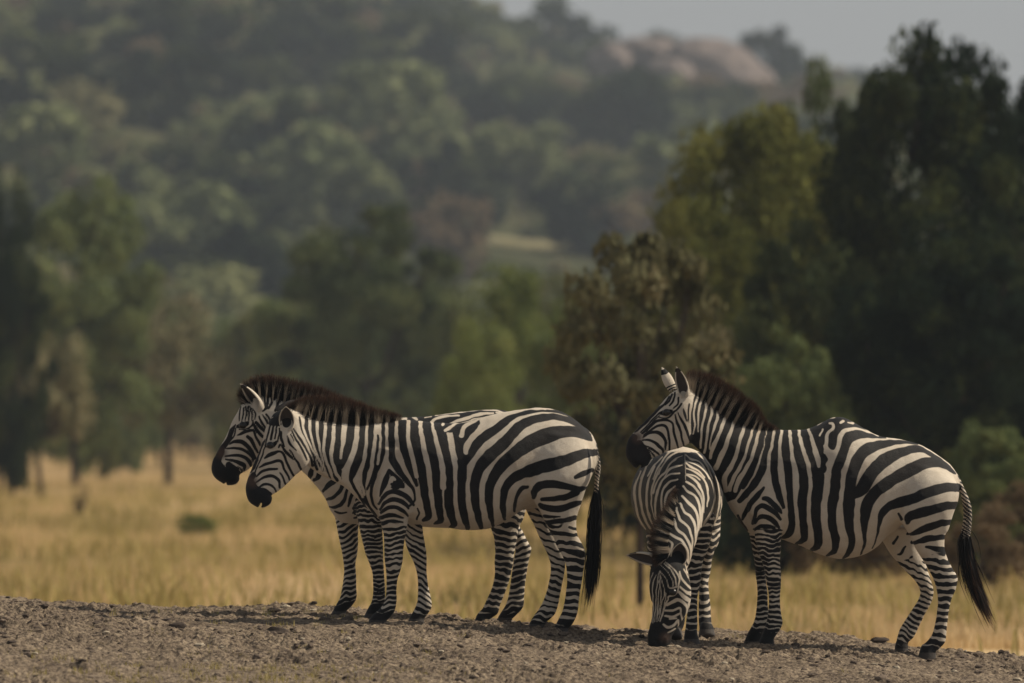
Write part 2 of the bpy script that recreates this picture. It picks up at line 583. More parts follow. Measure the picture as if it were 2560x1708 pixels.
def strands(name, roots, dirs, lens, widths, stripe, parent, bend=None, segs=3, tips=None):
    """tapered ribbons with their own bend"""
    n = len(roots)
    r = rng.normal(size=(n, 3))
    sidev = np.cross(dirs, r); sidev /= np.linalg.norm(sidev, axis=1)[:, None] + 1e-9
    if bend is None: bend = np.zeros((n, 3))
    V, A, Tt, Rn = [], [], [], []
    rv = rng.random(n)
    for i in range(segs + 1):
        t = i / segs
        c = roots + dirs * (lens * t)[:, None] + bend * (t * t)
        w = widths * (1 - .85 * t ** 1.5)
        V += [c - sidev * w[:, None] / 2, c + sidev * w[:, None] / 2]
        Tt += [np.full(n, t)] * 2
    V = np.stack(V, 1).reshape(-1, 3)
    Tt = np.stack(Tt, 1).ravel()
    if tips is not None: Tt = Tt * np.repeat(tips, 2 * (segs + 1))
    base = np.arange(n)[:, None] * (2 * (segs + 1))
    q = []
    for i in range(segs):
        q.append(np.stack([base[:, 0] + 2 * i, base[:, 0] + 2 * i + 1, base[:, 0] + 2 * i + 3, base[:, 0] + 2 * i + 2], -1))
    Fq = np.concatenate(q)
    return mesh_np(name, V, Fq, m_hair, parent, True, {'stripe': np.repeat(stripe, 2 * (segs + 1)), 'tip': Tt, 'rnd': np.repeat(rv, 2 * (segs + 1))})

def ear(base, tip, width, opening, seed=0, curl=1.8, pattern='white'):
    """leaf shaped cup with its hollow facing `opening`; returns V, F, stripe, inner"""
    base, tip, O = np.array(base, float), np.array(tip, float), np.array(opening, float)
    ax = tip - base; L = np.linalg.norm(ax); ax /= L
    O = O - ax * O.dot(ax); O /= np.linalg.norm(O)
    S = np.cross(ax, O)
    nt_, na = 22, 21
    ts = np.linspace(0, 1, nt_); an = np.linspace(-1, 1, na)
    V, st, inn = [], [], []
    for layer in (0, 1):
        for t in ts:
            prof = (math.sin(math.pi * min(1, .18 + .82 * t) ** .85)) ** .8 if t < 1 else 0.0
            prof = max(prof, .02)
            if t < .35: prof = max(prof, .62)
            r = width * prof
            open_ = curl * (1 - .25 * t)
            if t < .2: open_ = curl + (3.0 - curl) * (1 - t / .2)
            for a in an:
                rr = r - (.006 if layer else 0)
                th = a * open_
                p = base + ax * L * t + (-O * math.cos(th) * rr * .8 + S * math.sin(th) * rr) + ax * (.012 * abs(a) * math.sin(math.pi * t))
                V.append(p)
                rim = abs(a) > .86 or t > .93
                inn.append(0.0 if (layer == 0 or rim) else 1.0)
                if pattern == 'white':
                    s_ = .01 if (.66 < t < .90 and layer == 0) or (t < .22 and layer == 0 and math.sin(t * 60) > 0) else -.01
                elif pattern == 'pale':
                    s_ = .01 if (.80 < t < .93) else -.01
                elif pattern == 'rim':
                    s_ = .01 if (layer == 0 and .3 < t < .9 and abs(a) < .8) else -.01
                else:
                    s_ = .01
                st.append(s_)
    V = np.array(V); n = nt_ * na
    q = []
    for l in (0, 1):
        for i in range(nt_ - 1):
            for j in range(na - 1):
                a0 = l * n + i * na + j
                f = [a0, a0 + 1, a0 + na + 1, a0 + na]
                q.append(f if l == 0 else f[::-1])
    for i in range(nt_ - 1):
        for j in (0, na - 1):
            a0 = i * na + j
            f = [a0, a0 + na, a0 + na + n, a0 + n]
            q.append(f if j == 0 else f[::-1])
    for j in range(na - 1):
        a0 = (nt_ - 1) * na + j
        q.append([a0, a0 + 1, a0 + 1 + n, a0 + n])
    return V, np.array(q), np.array(st), np.array(inn)

def finish_zebra(z, root, leg_spec, vcut, ears, eyes, tail_ids=(), blend=.03, far_side_shift=0.0, muzzle=None):
    V, Fc, ids = z.build_mesh()
    X = V[:, 0]; Z = V[:, 2]
    wx = X + .0035 * vnoise(X * 30, V[:, 1] * 30, Z * 30, 3); wz = Z + .0035 * vnoise(X * 30, V[:, 1] * 30, Z * 30, 4)
    f = z.paint(wx, wz)
    hoof = np.zeros(len(V)); warm = np.zeros(len(V))
    for i, nme in enumerate(z.names):
        if nme not in leg_spec: continue
        sp = leg_spec[nme]
        sel = ids == i
        g = bands(V, sp.get('period', .034), sp.get('bias', .1), i * 7 + sp.get('seed', 0), sp.get('tilt', 0), sp.get('amp', 1.0))
        zc = z.m('p', 0, sp.get('cut', vcut))[1]
        w = sstep(zc + blend / 2, zc - blend / 2, Z) if False else np.clip((zc + blend / 2 - Z) / blend, 0, 1)
        if sp.get('all'): w = np.ones(len(V))
        # pastern and fetlock go black
        zf = z.m('p', 0, sp['hoofrow'])[1]
        g = g + np.clip((zf + .14 - Z) / .09, 0, 1) * .016
        f = np.where(sel, f * (1 - w) + g * w, f)
        hh = sel & (Z < zf + .052 + .02 * sp.get('hslope', 0) * 0)
        hoof[hh] = 1.0
    if muzzle:
        for c, r in muzzle:
            mx, mz = c
            warm = np.maximum(warm, .85 * np.clip(1.4 - np.hypot(X - mx, Z - mz) / r, 0, 1))
    for i in tail_ids:
        sel = ids == z.names.index(i)
        g = bands(V, .022, .1, 77, .8, .5)
        f = np.where(sel, g, f)
    inner = np.zeros(len(V))
    Vs, Fs, off = [V], [Fc], len(V)
    ff, ii = [f], [inner]
    for e in ears:
        v, q, s_, in_ = ear(**e)
        Vs.append(v); Fs.append(q + off); off += len(v)
        ff.append(s_); ii.append(in_)
    V2 = np.concatenate(Vs)
    pad = len(V2) - len(V)
    body = mesh_np('body', V2, np.concatenate(Fs), m_coat, root, True,
                   {'stripe': np.concatenate(ff), 'inner': np.concatenate(ii), 'hoof': np.concatenate([hoof, np.zeros(pad)]), 'warm': np.concatenate([warm, np.zeros(pad)])})
    for (ex, ey, ez, er) in eyes:
        u = np.linspace(0, math.pi, 9)[:, None]; w = np.linspace(0, 2 * math.pi, 16, endpoint=False)[None, :]
        S = np.stack([np.sin(u) * np.cos(w) * er * 1.15, np.sin(u) * np.sin(w) * er, np.cos(u) * er + 0 * w], -1).reshape(-1, 3) + (ex, ey, ez)
        q = np.array([[i * 16 + j, i * 16 + (j + 1) % 16, (i + 1) * 16 + (j + 1) % 16, (i + 1) * 16 + j] for i in range(8) for j in range(16)])
        mesh_np('eye', S, q, m_eye, root)
    return body, V, f

def place(root, z, Y):
    """put the design frame at depth Y so that it is seen where the photograph shows it"""
    s = ZOOM * Y / F
    root.scale = (s, s, s)
    root.location = Vector(px(z.u0, z.v0, Y))

def zebra_root(label, group='zebras on the soil bank'):
    r = bpy.data.objects.new('zebra', None)
    COL.objects.link(r)
    return tag(r, label, 'zebra', group)

def mane(z, root, t, crest, n, lat=.016, width=.0030, lean_noise=.045, drop=.03, depth=None, spike=.0, tipfac=1.0, proc=None):
    """crest rows: (x, y, height_px, dx, dy) root position, length and direction in frame t"""
    k = TR[t][2] * ZOOM
    rows = np.array([(*z.m(t, a, b), h / k, dx, -dy) for a, b, h, dx, dy in crest])
    dep = np.zeros(len(rows)) if depth is None else np.array(depth, float)
    rows = crom(np.column_stack([rows, dep]), 14)
    seg = np.hypot(*np.diff(rows[:, :2], axis=0).T); cum = np.concatenate([[0], np.cumsum(seg)])
    u = rng.random(n) * cum[-1]
    g = [np.interp(u, cum, rows[:, i]) for i in range(6)]
    d = np.stack([g[3], np.zeros(n), g[4]], 1); d /= np.linalg.norm(d, axis=1)[:, None]
    y = rng.normal(0, lat, n)
    roots = np.stack([g[0], g[5] + y, g[1]], 1) - d * drop
    dirs = d + rng.normal(0, lean_noise, (n, 3)) * np.where(rng.random(n) < .12, 3.0, 1.0)[:, None] * [1, .8, 1]
    dirs[:, 1] += y * 3
    dirs /= np.linalg.norm(dirs, axis=1)[:, None]
    clump = .5 + .5 * vnoise(u * 60, 0, 0, 9)
    ln = (g[2] + drop) * (.86 + .12 * rng.random(n) + .06 * clump) * np.clip(1 - np.abs(y) * 6, .5, 1)
    st = z.paint(roots[:, 0] - d[:, 0] * .012, roots[:, 2] - d[:, 2] * .012)
    if proc: st = np.where(np.sin(u * 2 * math.pi / proc + .8 * vnoise(u * 25, 0, 0, 3)) > .60, -.01, .01)
    bend = rng.normal(0, .008, (n, 3))
    return strands('mane', roots, dirs, ln, np.full(n, width) * (.7 + .6 * rng.random(n)), st, root, bend, tips=np.full(n, tipfac))

def tuft(z, root, t, path, n, spread, length, width=.005, tipfac=.6):
    """path rows (x, y, lateral): strands start along it and hang down its direction"""
    P = np.array([(*z.m(t, a, b), c) for a, b, c in path])
    P = crom(P, 12)
    L = len(P)
    i0 = (rng.random(n) ** 1.3 * (L * .55)).astype(int)
    roots = np.stack([P[i0, 0], P[i0, 2], P[i0, 1]], 1)
    segs = 6
    rv = rng.random(n); off = rng.normal(0, 1, (n, 3)) * spread
    ang = rng.random(n) * math.pi; sd = np.stack([np.cos(ang), np.sin(ang), 0 * ang], 1)
    ln = length * (.6 + .4 * rng.random(n))
    V, T = [], []
    tot = np.concatenate([[0], np.cumsum(np.linalg.norm(np.diff(P, axis=0), axis=1))])
    for i in range(segs + 1):
        tt = i / segs
        s_ = tot[i0] + ln * tt
        c = np.stack([np.interp(s_, tot, P[:, 0]), np.interp(s_, tot, P[:, 2]), np.interp(s_, tot, P[:, 1])], 1)
        over = np.maximum(s_ - tot[-1], 0)
        dv = (P[-1] - P[-4]); dv /= np.linalg.norm(dv)
        c += np.stack([dv[0], dv[2], dv[1]])[None] * over[:, None]
        c += off * math.sin(math.pi * min(tt * .75, .5)) * 1.0
        w = width * (1 - .8 * tt ** 2) * (.6 + .8 * rv)
        V += [c - sd * w[:, None] / 2, c + sd * w[:, None] / 2]
        T += [np.full(n, tt * tipfac)] * 2
    V = np.stack(V, 1).reshape(-1, 3); T = np.stack(T, 1).ravel()
    b0 = np.arange(n) * 2 * (segs + 1)
    q = np.concatenate([np.stack([b0 + 2 * i, b0 + 2 * i + 1, b0 + 2 * i + 3, b0 + 2 * i + 2], -1) for i in range(segs)])
    k = 2 * (segs + 1)
    return mesh_np('tail_tuft', V, q, m_hair, root, True, {'stripe': np.full(n * k, .01), 'tip': T, 'rnd': np.repeat(rv, k)})
# ------------------------------------------------------------------ zebra standing in front on the left (side view)
zb = Zebra(1200, 1590)
zb.chain('trunk', [
 ('1', 900, 470, 985, 900, .065, -0.24), ('1', 985, 500, 1060, 1010, .072, -0.21), ('1', 1120, 560, 1170, 1110, .080, -0.17), ('1', 1250, 590, 1310, 1180, .088, -0.13),
 ('1', 1400, 600, 1440, 1250, .098, -0.09), ('1', 1560, 615, 1560, 1370, .115, -0.05), ('1', 1700, 615, 1670, 1480, .145, -0.02), ('1', 1850, 600, 1790, 1570, .175, 0),
 ('2', 400, 355, 430, 1285, .215, 0), ('2', 650, 375, 690, 1298, .25, 0), ('2', 850, 384, 880, 1330, .27, 0), ('2', 1000, 360, 1030, 1337, .28, 0),
 ('2', 1250, 295, 1160, 1318, .28, 0), ('2', 1430, 264, 1300, 1255, .27, 0), ('2', 1600, 249, 1440, 1160, .24, 0), ('2', 1750, 265, 1580, 1140, .215, 0),
 ('2', 1890, 338, 1720, 1140, .19, 0), ('2', 2000, 425, 1850, 1120, .18, 0), ('2', 2065, 520, 1950, 1040, .14, 0), ('2', 2092, 660, 2010, 900, .08, 0)], .03)
zb.chain('head', [
 ('1', 575, 1432, 668, 1428, .030, -0.3), ('1', 500, 1380, 712, 1402, .047, -0.3), ('1', 470, 1300, 724, 1345, .053, -0.295), ('1', 474, 1210, 716, 1322, .050, -0.29),
 ('1', 500, 1120, 765, 1290, .044, -0.285), ('1', 545, 1010, 835, 1240, .044, -0.28), ('1', 595, 890, 930, 1150, .052, -0.27), ('1', 632, 770, 1035, 1050, .070, -0.265),
 ('1', 655, 680, 1068, 980, .082, -0.26), ('1', 690, 600, 1070, 870, .082, -0.255), ('1', 745, 520, 1055, 760, .075, -0.245), ('1', 850, 480, 1030, 680, .065, -0.235)], .035)
zb.chain('near fore', [
 ('2', 190, 620, 420, 640, .05, -.13), ('2', 165, 760, 450, 770, .07, -.145), ('2', 150, 880, 470, 880, .085, -.15), ('2', 140, 1010, 490, 1020, .09, -.155), ('2', 168, 1140, 478, 1160, .082, -.15), ('3', 512, 130, 735, 110, .068, -.14),
 ('3', 528, 200, 718, 200, .060, -.135), ('3', 545, 280, 702, 280, .052, -.13), ('3', 548, 380, 690, 380, .045, -.13), ('3', 550, 450, 686, 450, .044, -.13), ('3', 560, 520, 668, 530, .040, -.13),
 ('3', 566, 590, 647, 600, .031, -.13), ('3', 562, 690, 641, 690, .027, -.13), ('3', 547, 770, 638, 775, .032, -.13), ('3', 510, 820, 625, 830, .034, -.13),
 ('3', 468, 855, 585, 880, .036, -.13), ('3', 436, 895, 562, 905, .046, -.13), ('3', 416, 962, 568, 966, .056, -.13)], .022)
zb.chain('far fore', [
 ('3', 690, 150, 820, 120, .060, .13), ('3', 690, 250, 838, 250, .055, .13), ('3', 700, 330, 850, 330, .048, .13), ('3', 728, 400, 860, 400, .044, .13), ('3', 762, 470, 864, 470, .042, .13),
 ('3', 788, 550, 861, 550, .034, .13), ('3', 795, 620, 868, 620, .028, .13), ('3', 798, 700, 884, 700, .028, .13), ('3', 790, 775, 900, 785, .033, .13), ('3', 768, 830, 888, 835, .033, .13),
 ('3', 742, 880, 845, 890, .038, .13), ('3', 728, 905, 842, 915, .044, .13), ('3', 700, 965, 852, 968, .054, .13)], .022)
zb.chain('near hind', [
 ('2', 1580, 480, 2000, 540, .08, -.13), ('2', 1530, 640, 2060, 700, .12, -.14), ('2', 1500, 830, 2055, 850, .135, -.155), ('2', 1500, 970, 2010, 960, .125, -.16), ('2', 1555, 1080, 1960, 1110, .095, -.15),
 ('2', 1620, 1200, 1930, 1200, .078, -.15), ('2', 1670, 1310, 1920, 1300, .062, -.145), ('2', 1720, 1400, 1938, 1390, .050, -.14), ('3', 1830, 320, 2012, 290, .045, -.14),
 ('3', 1872, 400, 2056, 375, .042, -.14), ('3', 1902, 460, 2055, 450, .038, -.14), ('3', 1915, 530, 2045, 530, .032, -.14), ('3', 1918, 620, 2028, 625, .028, -.14), ('3', 1905, 740, 2010, 750, .027, -.14),
 ('3', 1885, 830, 2000, 840, .033, -.14), ('3', 1862, 885, 1975, 905, .034, -.14), ('3', 1835, 935, 1935, 960, .036, -.14), ('3', 1822, 955, 1930, 975, .044, -.14), ('3', 1800, 1020, 1934, 1026, .052, -.14)], .022)
zb.chain('far hind', [
 ('2', 1460, 950, 1850, 950, .09, .12), ('2', 1475, 1130, 1800, 1120, .085, .13), ('3', 1620, 90, 1760, 80, .065, .14), ('3', 1655, 160, 1790, 160, .055, .14), ('3', 1692, 240, 1830, 240, .050, .14),
 ('3', 1735, 330, 1870, 330, .045, .14), ('3', 1768, 400, 1905, 400, .042, .14), ('3', 1792, 470, 1912, 470, .038, .14), ('3', 1797, 550, 1902, 560, .031, .14), ('3', 1780, 650, 1882, 660, .027, .14),
 ('3', 1745, 760, 1862, 770, .028, .14), ('3', 1715, 820, 1838, 850, .033, .14), ('3', 1680, 870, 1795, 900, .034, .14), ('3', 1648, 920, 1755, 935, .042, .14), ('3', 1618, 995, 1762, 1003, .052, .14)], .022)
zb.chain('dock', [
 ('2', 2015, 440, 2060, 640, .03, 0), ('2', 2055, 480, 2105, 640, .028, 0), ('2', 2112, 600, 2088, 640, .026, 0), ('2', 2135, 700, 2098, 705, .024, 0), ('2', 2142, 800, 2095, 800, .023, 0),
 ('2', 2130, 900, 2086, 895, .021, 0), ('2', 2125, 1000, 2080, 1000, .018, 0), ('2', 2120, 1120, 2082, 1120, .014, 0)], .018)
zb.cut('8', 588, 1500, -.30, .007, .12, .026, -.35)
zb.cut('8', 476, 1352, -.352, .013, .012, .020, .3)
zb.cut('8', 476, 1352, -.248, .013, .012, .020, .3)
# head
zb.K('8', (520, 1160, 26), (470, 1230, 34), (475, 1310, 44), (500, 1380, 60), (560, 1430, 76), (640, 1430, 70), (680, 1380, 40))
zb.K('8', (500, 1250, 30), (560, 1330, 40), (640, 1350, 40), (700, 1370, 16))
zb.K('8', (560, 1310, 6), (620, 1270, 12), (690, 1265, 12), (740, 1300, 10), (765, 1350, 6))
zb.K('8', (545, 1240, 6), (620, 1195, 12), (700, 1170, 13), (760, 1190, 14), (800, 1240, 13), (800, 1300, 10))
zb.K('8', (550, 1175, 7), (600, 1130, 13), (680, 1105, 14), (775, 1098, 10))
zb.K('8', (805, 1140, 8), (830, 1180, 10), (860, 1260, 8))
zb.K('8', (580, 1080, 6), (640, 1050, 13), (720, 1025, 15), (790, 1005, 14), (825, 1030, 14), (850, 1100, 12), (890, 1170, 10), (905, 1215, 8))
zb.K('8', (635, 985, 8), (680, 950, 18), (740, 925, 20), (785, 905, 12), (830, 920, 10), (870, 1000, 12), (910, 1090, 12), (950, 1170, 11), (970, 1180, 6))
zb.K('8', (650, 840, 14), (700, 850, 24), (745, 825, 20), (765, 800, 8))
zb.K('8', (790, 860, 8), (800, 830, 7), (820, 840, 8), (860, 900, 13), (900, 950, 14), (950, 995, 6))
zb.K('8', (815, 690, 9), (820, 760, 12), (850, 850, 10))
zb.K('8', (880, 740, 6), (895, 790, 10), (930, 850, 10), (985, 905, 4))
zb.K('8', (905, 890, 7), (960, 970, 9), (1010, 1050, 11), (1040, 1120, 9))
zb.K('8', (915, 720, 5), (935, 755, 6), (955, 800, 4))
zb.K('8', (930, 680, 8), (980, 780, 11), (1030, 860, 11), (1070, 940, 10), (1095, 1000, 6))
zb.K('8', (950, 660, 8), (1010, 750, 10), (1070, 850, 10), (1105, 920, 9), (1140, 1000, 12), (1150, 1060, 14))
for a in (0, 16, 33, 50, 68):
    zb.K('8', (640 - a, 780 + a, 5), (600 - a, 880 + a, 6.5), (560 - a * .9, 1000 + a, 6.5), (525 - a * .6, 1100 + a * .6, 5))
zb.K('8', (655, 790, 6), (640, 870, 6), (600, 980, 6), (550, 1090, 6), (528, 1170, 5))
zb.K('8', (660, 780, 9), (680, 700, 9), (700, 620, 8)); zb.K('8', (705, 780, 9), (720, 700, 10), (745, 600, 9)); zb.K('8', (745, 770, 8), (760, 690, 8), (775, 620, 7)); zb.K('8', (780, 800, 8), (795, 720, 8), (800, 660, 7))
zb.K('8', (600, 480, 30), (680, 500, 40), (760, 470, 50), (770, 560, 40), (690, 590, 26), (800, 620, 16))
zb.K('8', (872, 540, 50), (875, 600, 46))
# neck
NK = [((985, 560, 8), (1005, 650, 9), (1045, 770, 10), (1085, 860, 11), (1120, 950, 11), (1160, 1070, 10)),
 ((1052, 560, 15), (1058, 700, 16), (1090, 800, 15), (1130, 890, 14), (1170, 980, 12), (1190, 1040, 8)),
 ((1120, 560, 17), (1125, 720, 18), (1150, 830, 16), (1180, 930, 16), (1212, 1080, 12)),
 ((1195, 560, 22), (1195, 740, 20), (1200, 860, 18), (1215, 950, 20), (1245, 1060, 20), (1290, 1150, 10)),
 ((1277, 560, 24), (1272, 760, 23), (1258, 870, 21), (1270, 960, 23), (1310, 1070, 20), (1350, 1180, 12)),
 ((1365, 560, 28), (1357, 780, 26), (1350, 900, 30), (1345, 1000, 30), (1370, 1100, 26), (1395, 1185, 10)),
 ((1490, 560, 34), (1475, 760, 32), (1455, 860, 34), (1420, 960, 30), (1385, 1040, 24)),
 ((1602, 560, 30), (1597, 780, 34), (1582, 900, 32), (1540, 1010, 34), (1505, 1100, 32), (1485, 1180, 16), (1540, 1290, 11), (1600, 1400, 10), (1670, 1520, 8)),
 ((1682, 560, 26), (1675, 780, 23), (1660, 900, 23), (1640, 1020, 25), (1612, 1130, 26), (1600, 1240, 22), (1625, 1340, 12), (1665, 1440, 9), (1720, 1540, 7)),
 ((1745, 740, 8), (1745, 860, 13), (1735, 960, 14), (1720, 1060, 17), (1690, 1160, 13), (1640, 1270, 7)),
 ((1798, 600, 14), (1800, 800, 17), (1800, 900, 18), (1770, 1000, 17), (1740, 1080, 16), (1700, 1200, 13), (1680, 1300, 12), (1700, 1400, 9), (1740, 1460, 6))]
for s_ in NK: zb.K('1', *s_)
zb.W('1', (1438, 560, 8), (1420, 760, 11), (1400, 850, 14), (1388, 960, 12))
for s_ in (((965, 540, 12), (975, 600, 11), (1000, 690, 8), (1040, 780, 6), (1085, 880, 5), (1120, 980, 4)), ((1018, 540, 12), (1025, 640, 11), (1052, 740, 9), (1100, 850, 8), (1150, 940, 7), (1180, 1000, 4)), ((1086, 560, 13), (1088, 680, 12), (1115, 800, 10), (1150, 900, 9), (1192, 1010, 8), (1215, 1090, 6)),
           ((1157, 560, 12), (1160, 720, 12), (1178, 830, 11), (1205, 950, 8), (1222, 1040, 8), (1260, 1130, 8)), ((1235, 580, 15), (1233, 720, 16), (1223, 850, 14), (1238, 960, 13), (1285, 1090, 13), (1315, 1170, 10)), ((1320, 620, 17), (1312, 800, 18), (1294, 900, 18), (1306, 1000, 16), (1342, 1110, 16), (1395, 1200, 14)),
           ((1555, 660, 10), (1545, 780, 13), (1510, 900, 17), (1470, 1000, 19), (1416, 1110, 20), (1422, 1190, 16), (1465, 1260, 10)), ((1640, 640, 10), (1640, 800, 12), (1622, 950, 13), (1592, 1060, 14), (1578, 1180, 14), (1615, 1320, 12))): zb.W('1', *s_)
# shoulder chevron
zb.K('2', (262, 800, 8), (240, 880, 20), (215, 960, 20), (190, 1030, 8)); zb.K('2', (265, 800, 8), (320, 870, 22), (370, 925, 22), (392, 950, 10)); zb.K('2', (240, 880, 20), (300, 920, 30), (340, 945, 20))
zb.W('2', (315, 885, 12), (290, 875, 18), (272, 930, 17), (235, 985, 14), (198, 1032, 8)); zb.K('2', (290, 925, 9), (340, 940, 14), (385, 952, 8))
zb.K('2', (285, 380, 28), (282, 560, 26), (287, 680, 26), (325, 760, 26), (385, 850, 19), (442, 920, 14), (480, 975, 9), (490, 1060, 7), (440, 1120, 6))
zb.K('2', (380, 380, 32), (378, 520, 31), (393, 620, 31), (432, 720, 28), (477, 830, 23), (507, 935, 9))
zb.K('2', (172, 1100, 7), (230, 1022, 15), (300, 990, 17), (380, 1012, 18), (440, 1055, 15), (482, 1110, 7))
zb.K('2', (185, 1150, 8), (230, 1090, 12), (300, 1062, 15), (370, 1078, 16), (420, 1112, 13), (438, 1145, 5))
zb.K('2', (190, 1180, 8), (250, 1140, 13), (320, 1130, 13), (390, 1162, 12), (430, 1205, 6)); zb.K('2', (185, 1225, 12), (260, 1202, 14), (330, 1207, 11), (390, 1225, 5))
zb.K('2', (190, 1272, 13), (290, 1252, 11), (385, 1262, 5))
zb.K('2', (30, 1060, 9), (90, 1130, 8), (150, 1215, 7)); zb.K('2', (510, 1240, 6), (530, 1180, 6), (515, 1140, 4))
# barrel
BK = [((485, 380, 34), (485, 480, 35), (508, 620, 35), (540, 760, 34), (565, 900, 29), (582, 1020, 27), (602, 1130, 26), (612, 1215, 22), (565, 1248, 9)),
 ((590, 380, 38), (610, 520, 38), (645, 660, 36), (680, 800, 33), (692, 950, 32), (702, 1080, 28), (717, 1200, 24), (715, 1252, 20), (665, 1280, 6)),
 ((700, 380, 44), (728, 520, 42), (760, 660, 37), (790, 800, 34), (793, 950, 32), (793, 1080, 32), (815, 1200, 28), (837, 1285, 20), (800, 1312, 6)),
 ((880, 440, 44), (885, 560, 36), (912, 700, 34), (912, 850, 31), (905, 1000, 30), (912, 1120, 28), (937, 1230, 26), (960, 1320, 15)),
 ((1040, 380, 24), (920, 500, 60), (945, 620, 30), (935, 720, 32)),
 ((930, 740, 26), (990, 640, 33), (1050, 560, 34), (1130, 490, 33), (1210, 440, 31), (1300, 365, 26), (1400, 310, 17), (1550, 280, 11), (1700, 276, 9), (1850, 305, 12), (1950, 380, 14), (2030, 450, 11)),
 ((1078, 1310, 15), (1055, 1220, 24), (1032, 1100, 28), (1025, 980, 32), (1035, 860, 35), (1080, 760, 39), (1160, 670, 43), (1250, 590, 41), (1330, 510, 38), (1410, 420, 36), (1500, 368, 31), (1620, 336, 25), (1750, 330, 22), (1880, 365, 21), (1980, 425, 17), (2045, 490, 9)),
 ((1186, 1300, 9), (1165, 1200, 20), (1152, 1090, 26), (1152, 980, 30), (1180, 880, 34), (1260, 760, 42), (1360, 670, 45), (1450, 600, 50), (1560, 535, 54), (1680, 492, 54), (1800, 462, 42), (1920, 462, 36), (2020, 505, 24), (2060, 535, 8)),
 ((1290, 1240, 9), (1275, 1150, 20), (1275, 1050, 22), (1300, 950, 28), (1370, 870, 33), (1450, 830, 36), (1530, 800, 44), (1650, 762, 46), (1780, 730, 43), (1900, 690, 38), (2000, 655, 31), (2092, 645, 22)),
 ((1375, 1165, 7), (1383, 1080, 12), (1402, 1010, 12), (1442, 960, 14), (1492, 950, 10)),
 ((1545, 1040, 14), (1560, 975, 25), (1620, 930, 29), (1740, 925, 27), (1850, 950, 22), (1940, 968, 20), (2020, 955, 8)),
 ((1915, 862, 13), (1970, 835, 19), (2065, 800, 14)),
 ((1620, 1062, 12), (1720, 1055, 18), (1830, 1040, 20), (1920, 1000, 26)),
 ((1600, 1105, 12), (1640, 1130, 21), (1760, 1142, 22), (1880, 1112, 21), (1955, 1090, 16)),
 ((1640, 1210, 11), (1720, 1215, 9), (1780, 1214, 4)), ((1650, 1262, 12), (1780, 1252, 17), (1915, 1222, 16))]
for s_ in BK: zb.K('2', *s_)
for s_ in (((240, 370, 12), (242, 520, 13), (245, 650, 13), (240, 720, 11)), ((330, 350, 14), (328, 480, 15), (340, 600, 16), (378, 720, 17)), ((430, 345, 16), (432, 480, 17), (446, 600, 18), (480, 720, 20), (512, 860, 19)), ((536, 350, 18), (550, 480, 18), (580, 620, 20), (612, 780, 22), (625, 900, 22)),
           ((640, 360, 14), (668, 480, 17), (702, 620, 20), (738, 780, 24), (745, 950, 26)), ((65, 390, 11), (60, 560, 12), (38, 700, 13)), ((150, 410, 8), (136, 560, 12), (125, 680, 11)), ((186, 480, 9), (180, 640, 12), (160, 750, 11))): zb.W('2', *s_)
zb.K('2', (720, 400, 50), (820, 410, 44), (880, 400, 30), (980, 380, 10))
zb.W('2', (738, 396, 15), (740, 392, 13)); zb.W('2', (765, 450, 15), (815, 415, 13), (870, 380, 8), (960, 366, 5)); zb.W('2', (905, 495, 22), (925, 425, 17), (1000, 372, 14), (1100, 335, 10), (1200, 308, 8), (1270, 283, 5))
zb.W('2', (942, 645, 20), (955, 590, 28), (1010, 495, 24), (1090, 430, 22), (1170, 388, 20), (1260, 325, 16), (1380, 286, 12), (1500, 262, 8), (1650, 260, 7))
zb.W('2', (810, 495, 23), (822, 600, 26), (850, 700, 25))
rb = zebra_root('nearer of the two left zebras, full side view, head lowered, black tail hanging straight')
HB = zb.m('1', 865, 555)
mB = [(zb.m('1', 535, 1190), .035), (zb.m('8', 480, 1220), .03)]
body_b, Vb, fb = finish_zebra(zb, rb, {
 'near fore': dict(period=.031, cut=1312, hoofrow=1570, tilt=-.1), 'far fore': dict(period=.036, cut=1340, hoofrow=1570, bias=-.15, all=True, tilt=.6),
 'near hind': dict(period=.0475, cut=1312, hoofrow=1590, bias=.05, tilt=.15, seed=2), 'far hind': dict(period=.040, cut=1300, hoofrow=1584, bias=-.35, all=True, tilt=.3)}, 1312,
 ears=[dict(base=(zb.m('8', 880, 668)[0], -.31, zb.m('8', 880, 668)[1]), tip=(zb.m('8', 872, 420)[0], -.385, zb.m('8', 872, 420)[1]), width=.046, opening=(-.12, -1, -.1), pattern='rim', curl=1.75),
       dict(base=(zb.m('8', 760, 450)[0], -.20, zb.m('8', 760, 450)[1] - .02), tip=(zb.m('8', 985, 352)[0], -.13, zb.m('8', 985, 352)[1]), width=.032, opening=(-.4, .8, .2), pattern='dark')],
 eyes=[(*[zb.m('8', 700, 840)[0], -.334, zb.m('8', 700, 840)[1]], .021), (zb.m('8', 700, 840)[0], -.198, zb.m('8', 700, 840)[1], .021)], tail_ids=('dock',), muzzle=mB)
mane(zb, rb, '1', [(840, 500, 60, .5, -1), (920, 500, 120, .35, -1), (985, 515, 170, .3, -1), (1120, 570, 235, .22, -1), (1250, 600, 255, .16, -1), (1400, 612, 260, .08, -1), (1560, 628, 235, .02, -1), (1700, 628, 175, .0, -1), (1850, 612, 110, .1, -1), (1960, 585, 50, .2, -1)], 9500, tipfac=1.0, depth=[-.25, -.235, -.21, -.17, -.13, -.09, -.05, -.02, 0, 0])
tuft(zb, rb, '2', [(2108, 900, 0), (2100, 1050, 0), (2085, 1250, 0), (2080, 1450, 0), (2072, 1650, 0), (2055, 1790, 0)], 1500, .017, .46, tipfac=.5)
place(rb, zb, 40.0)

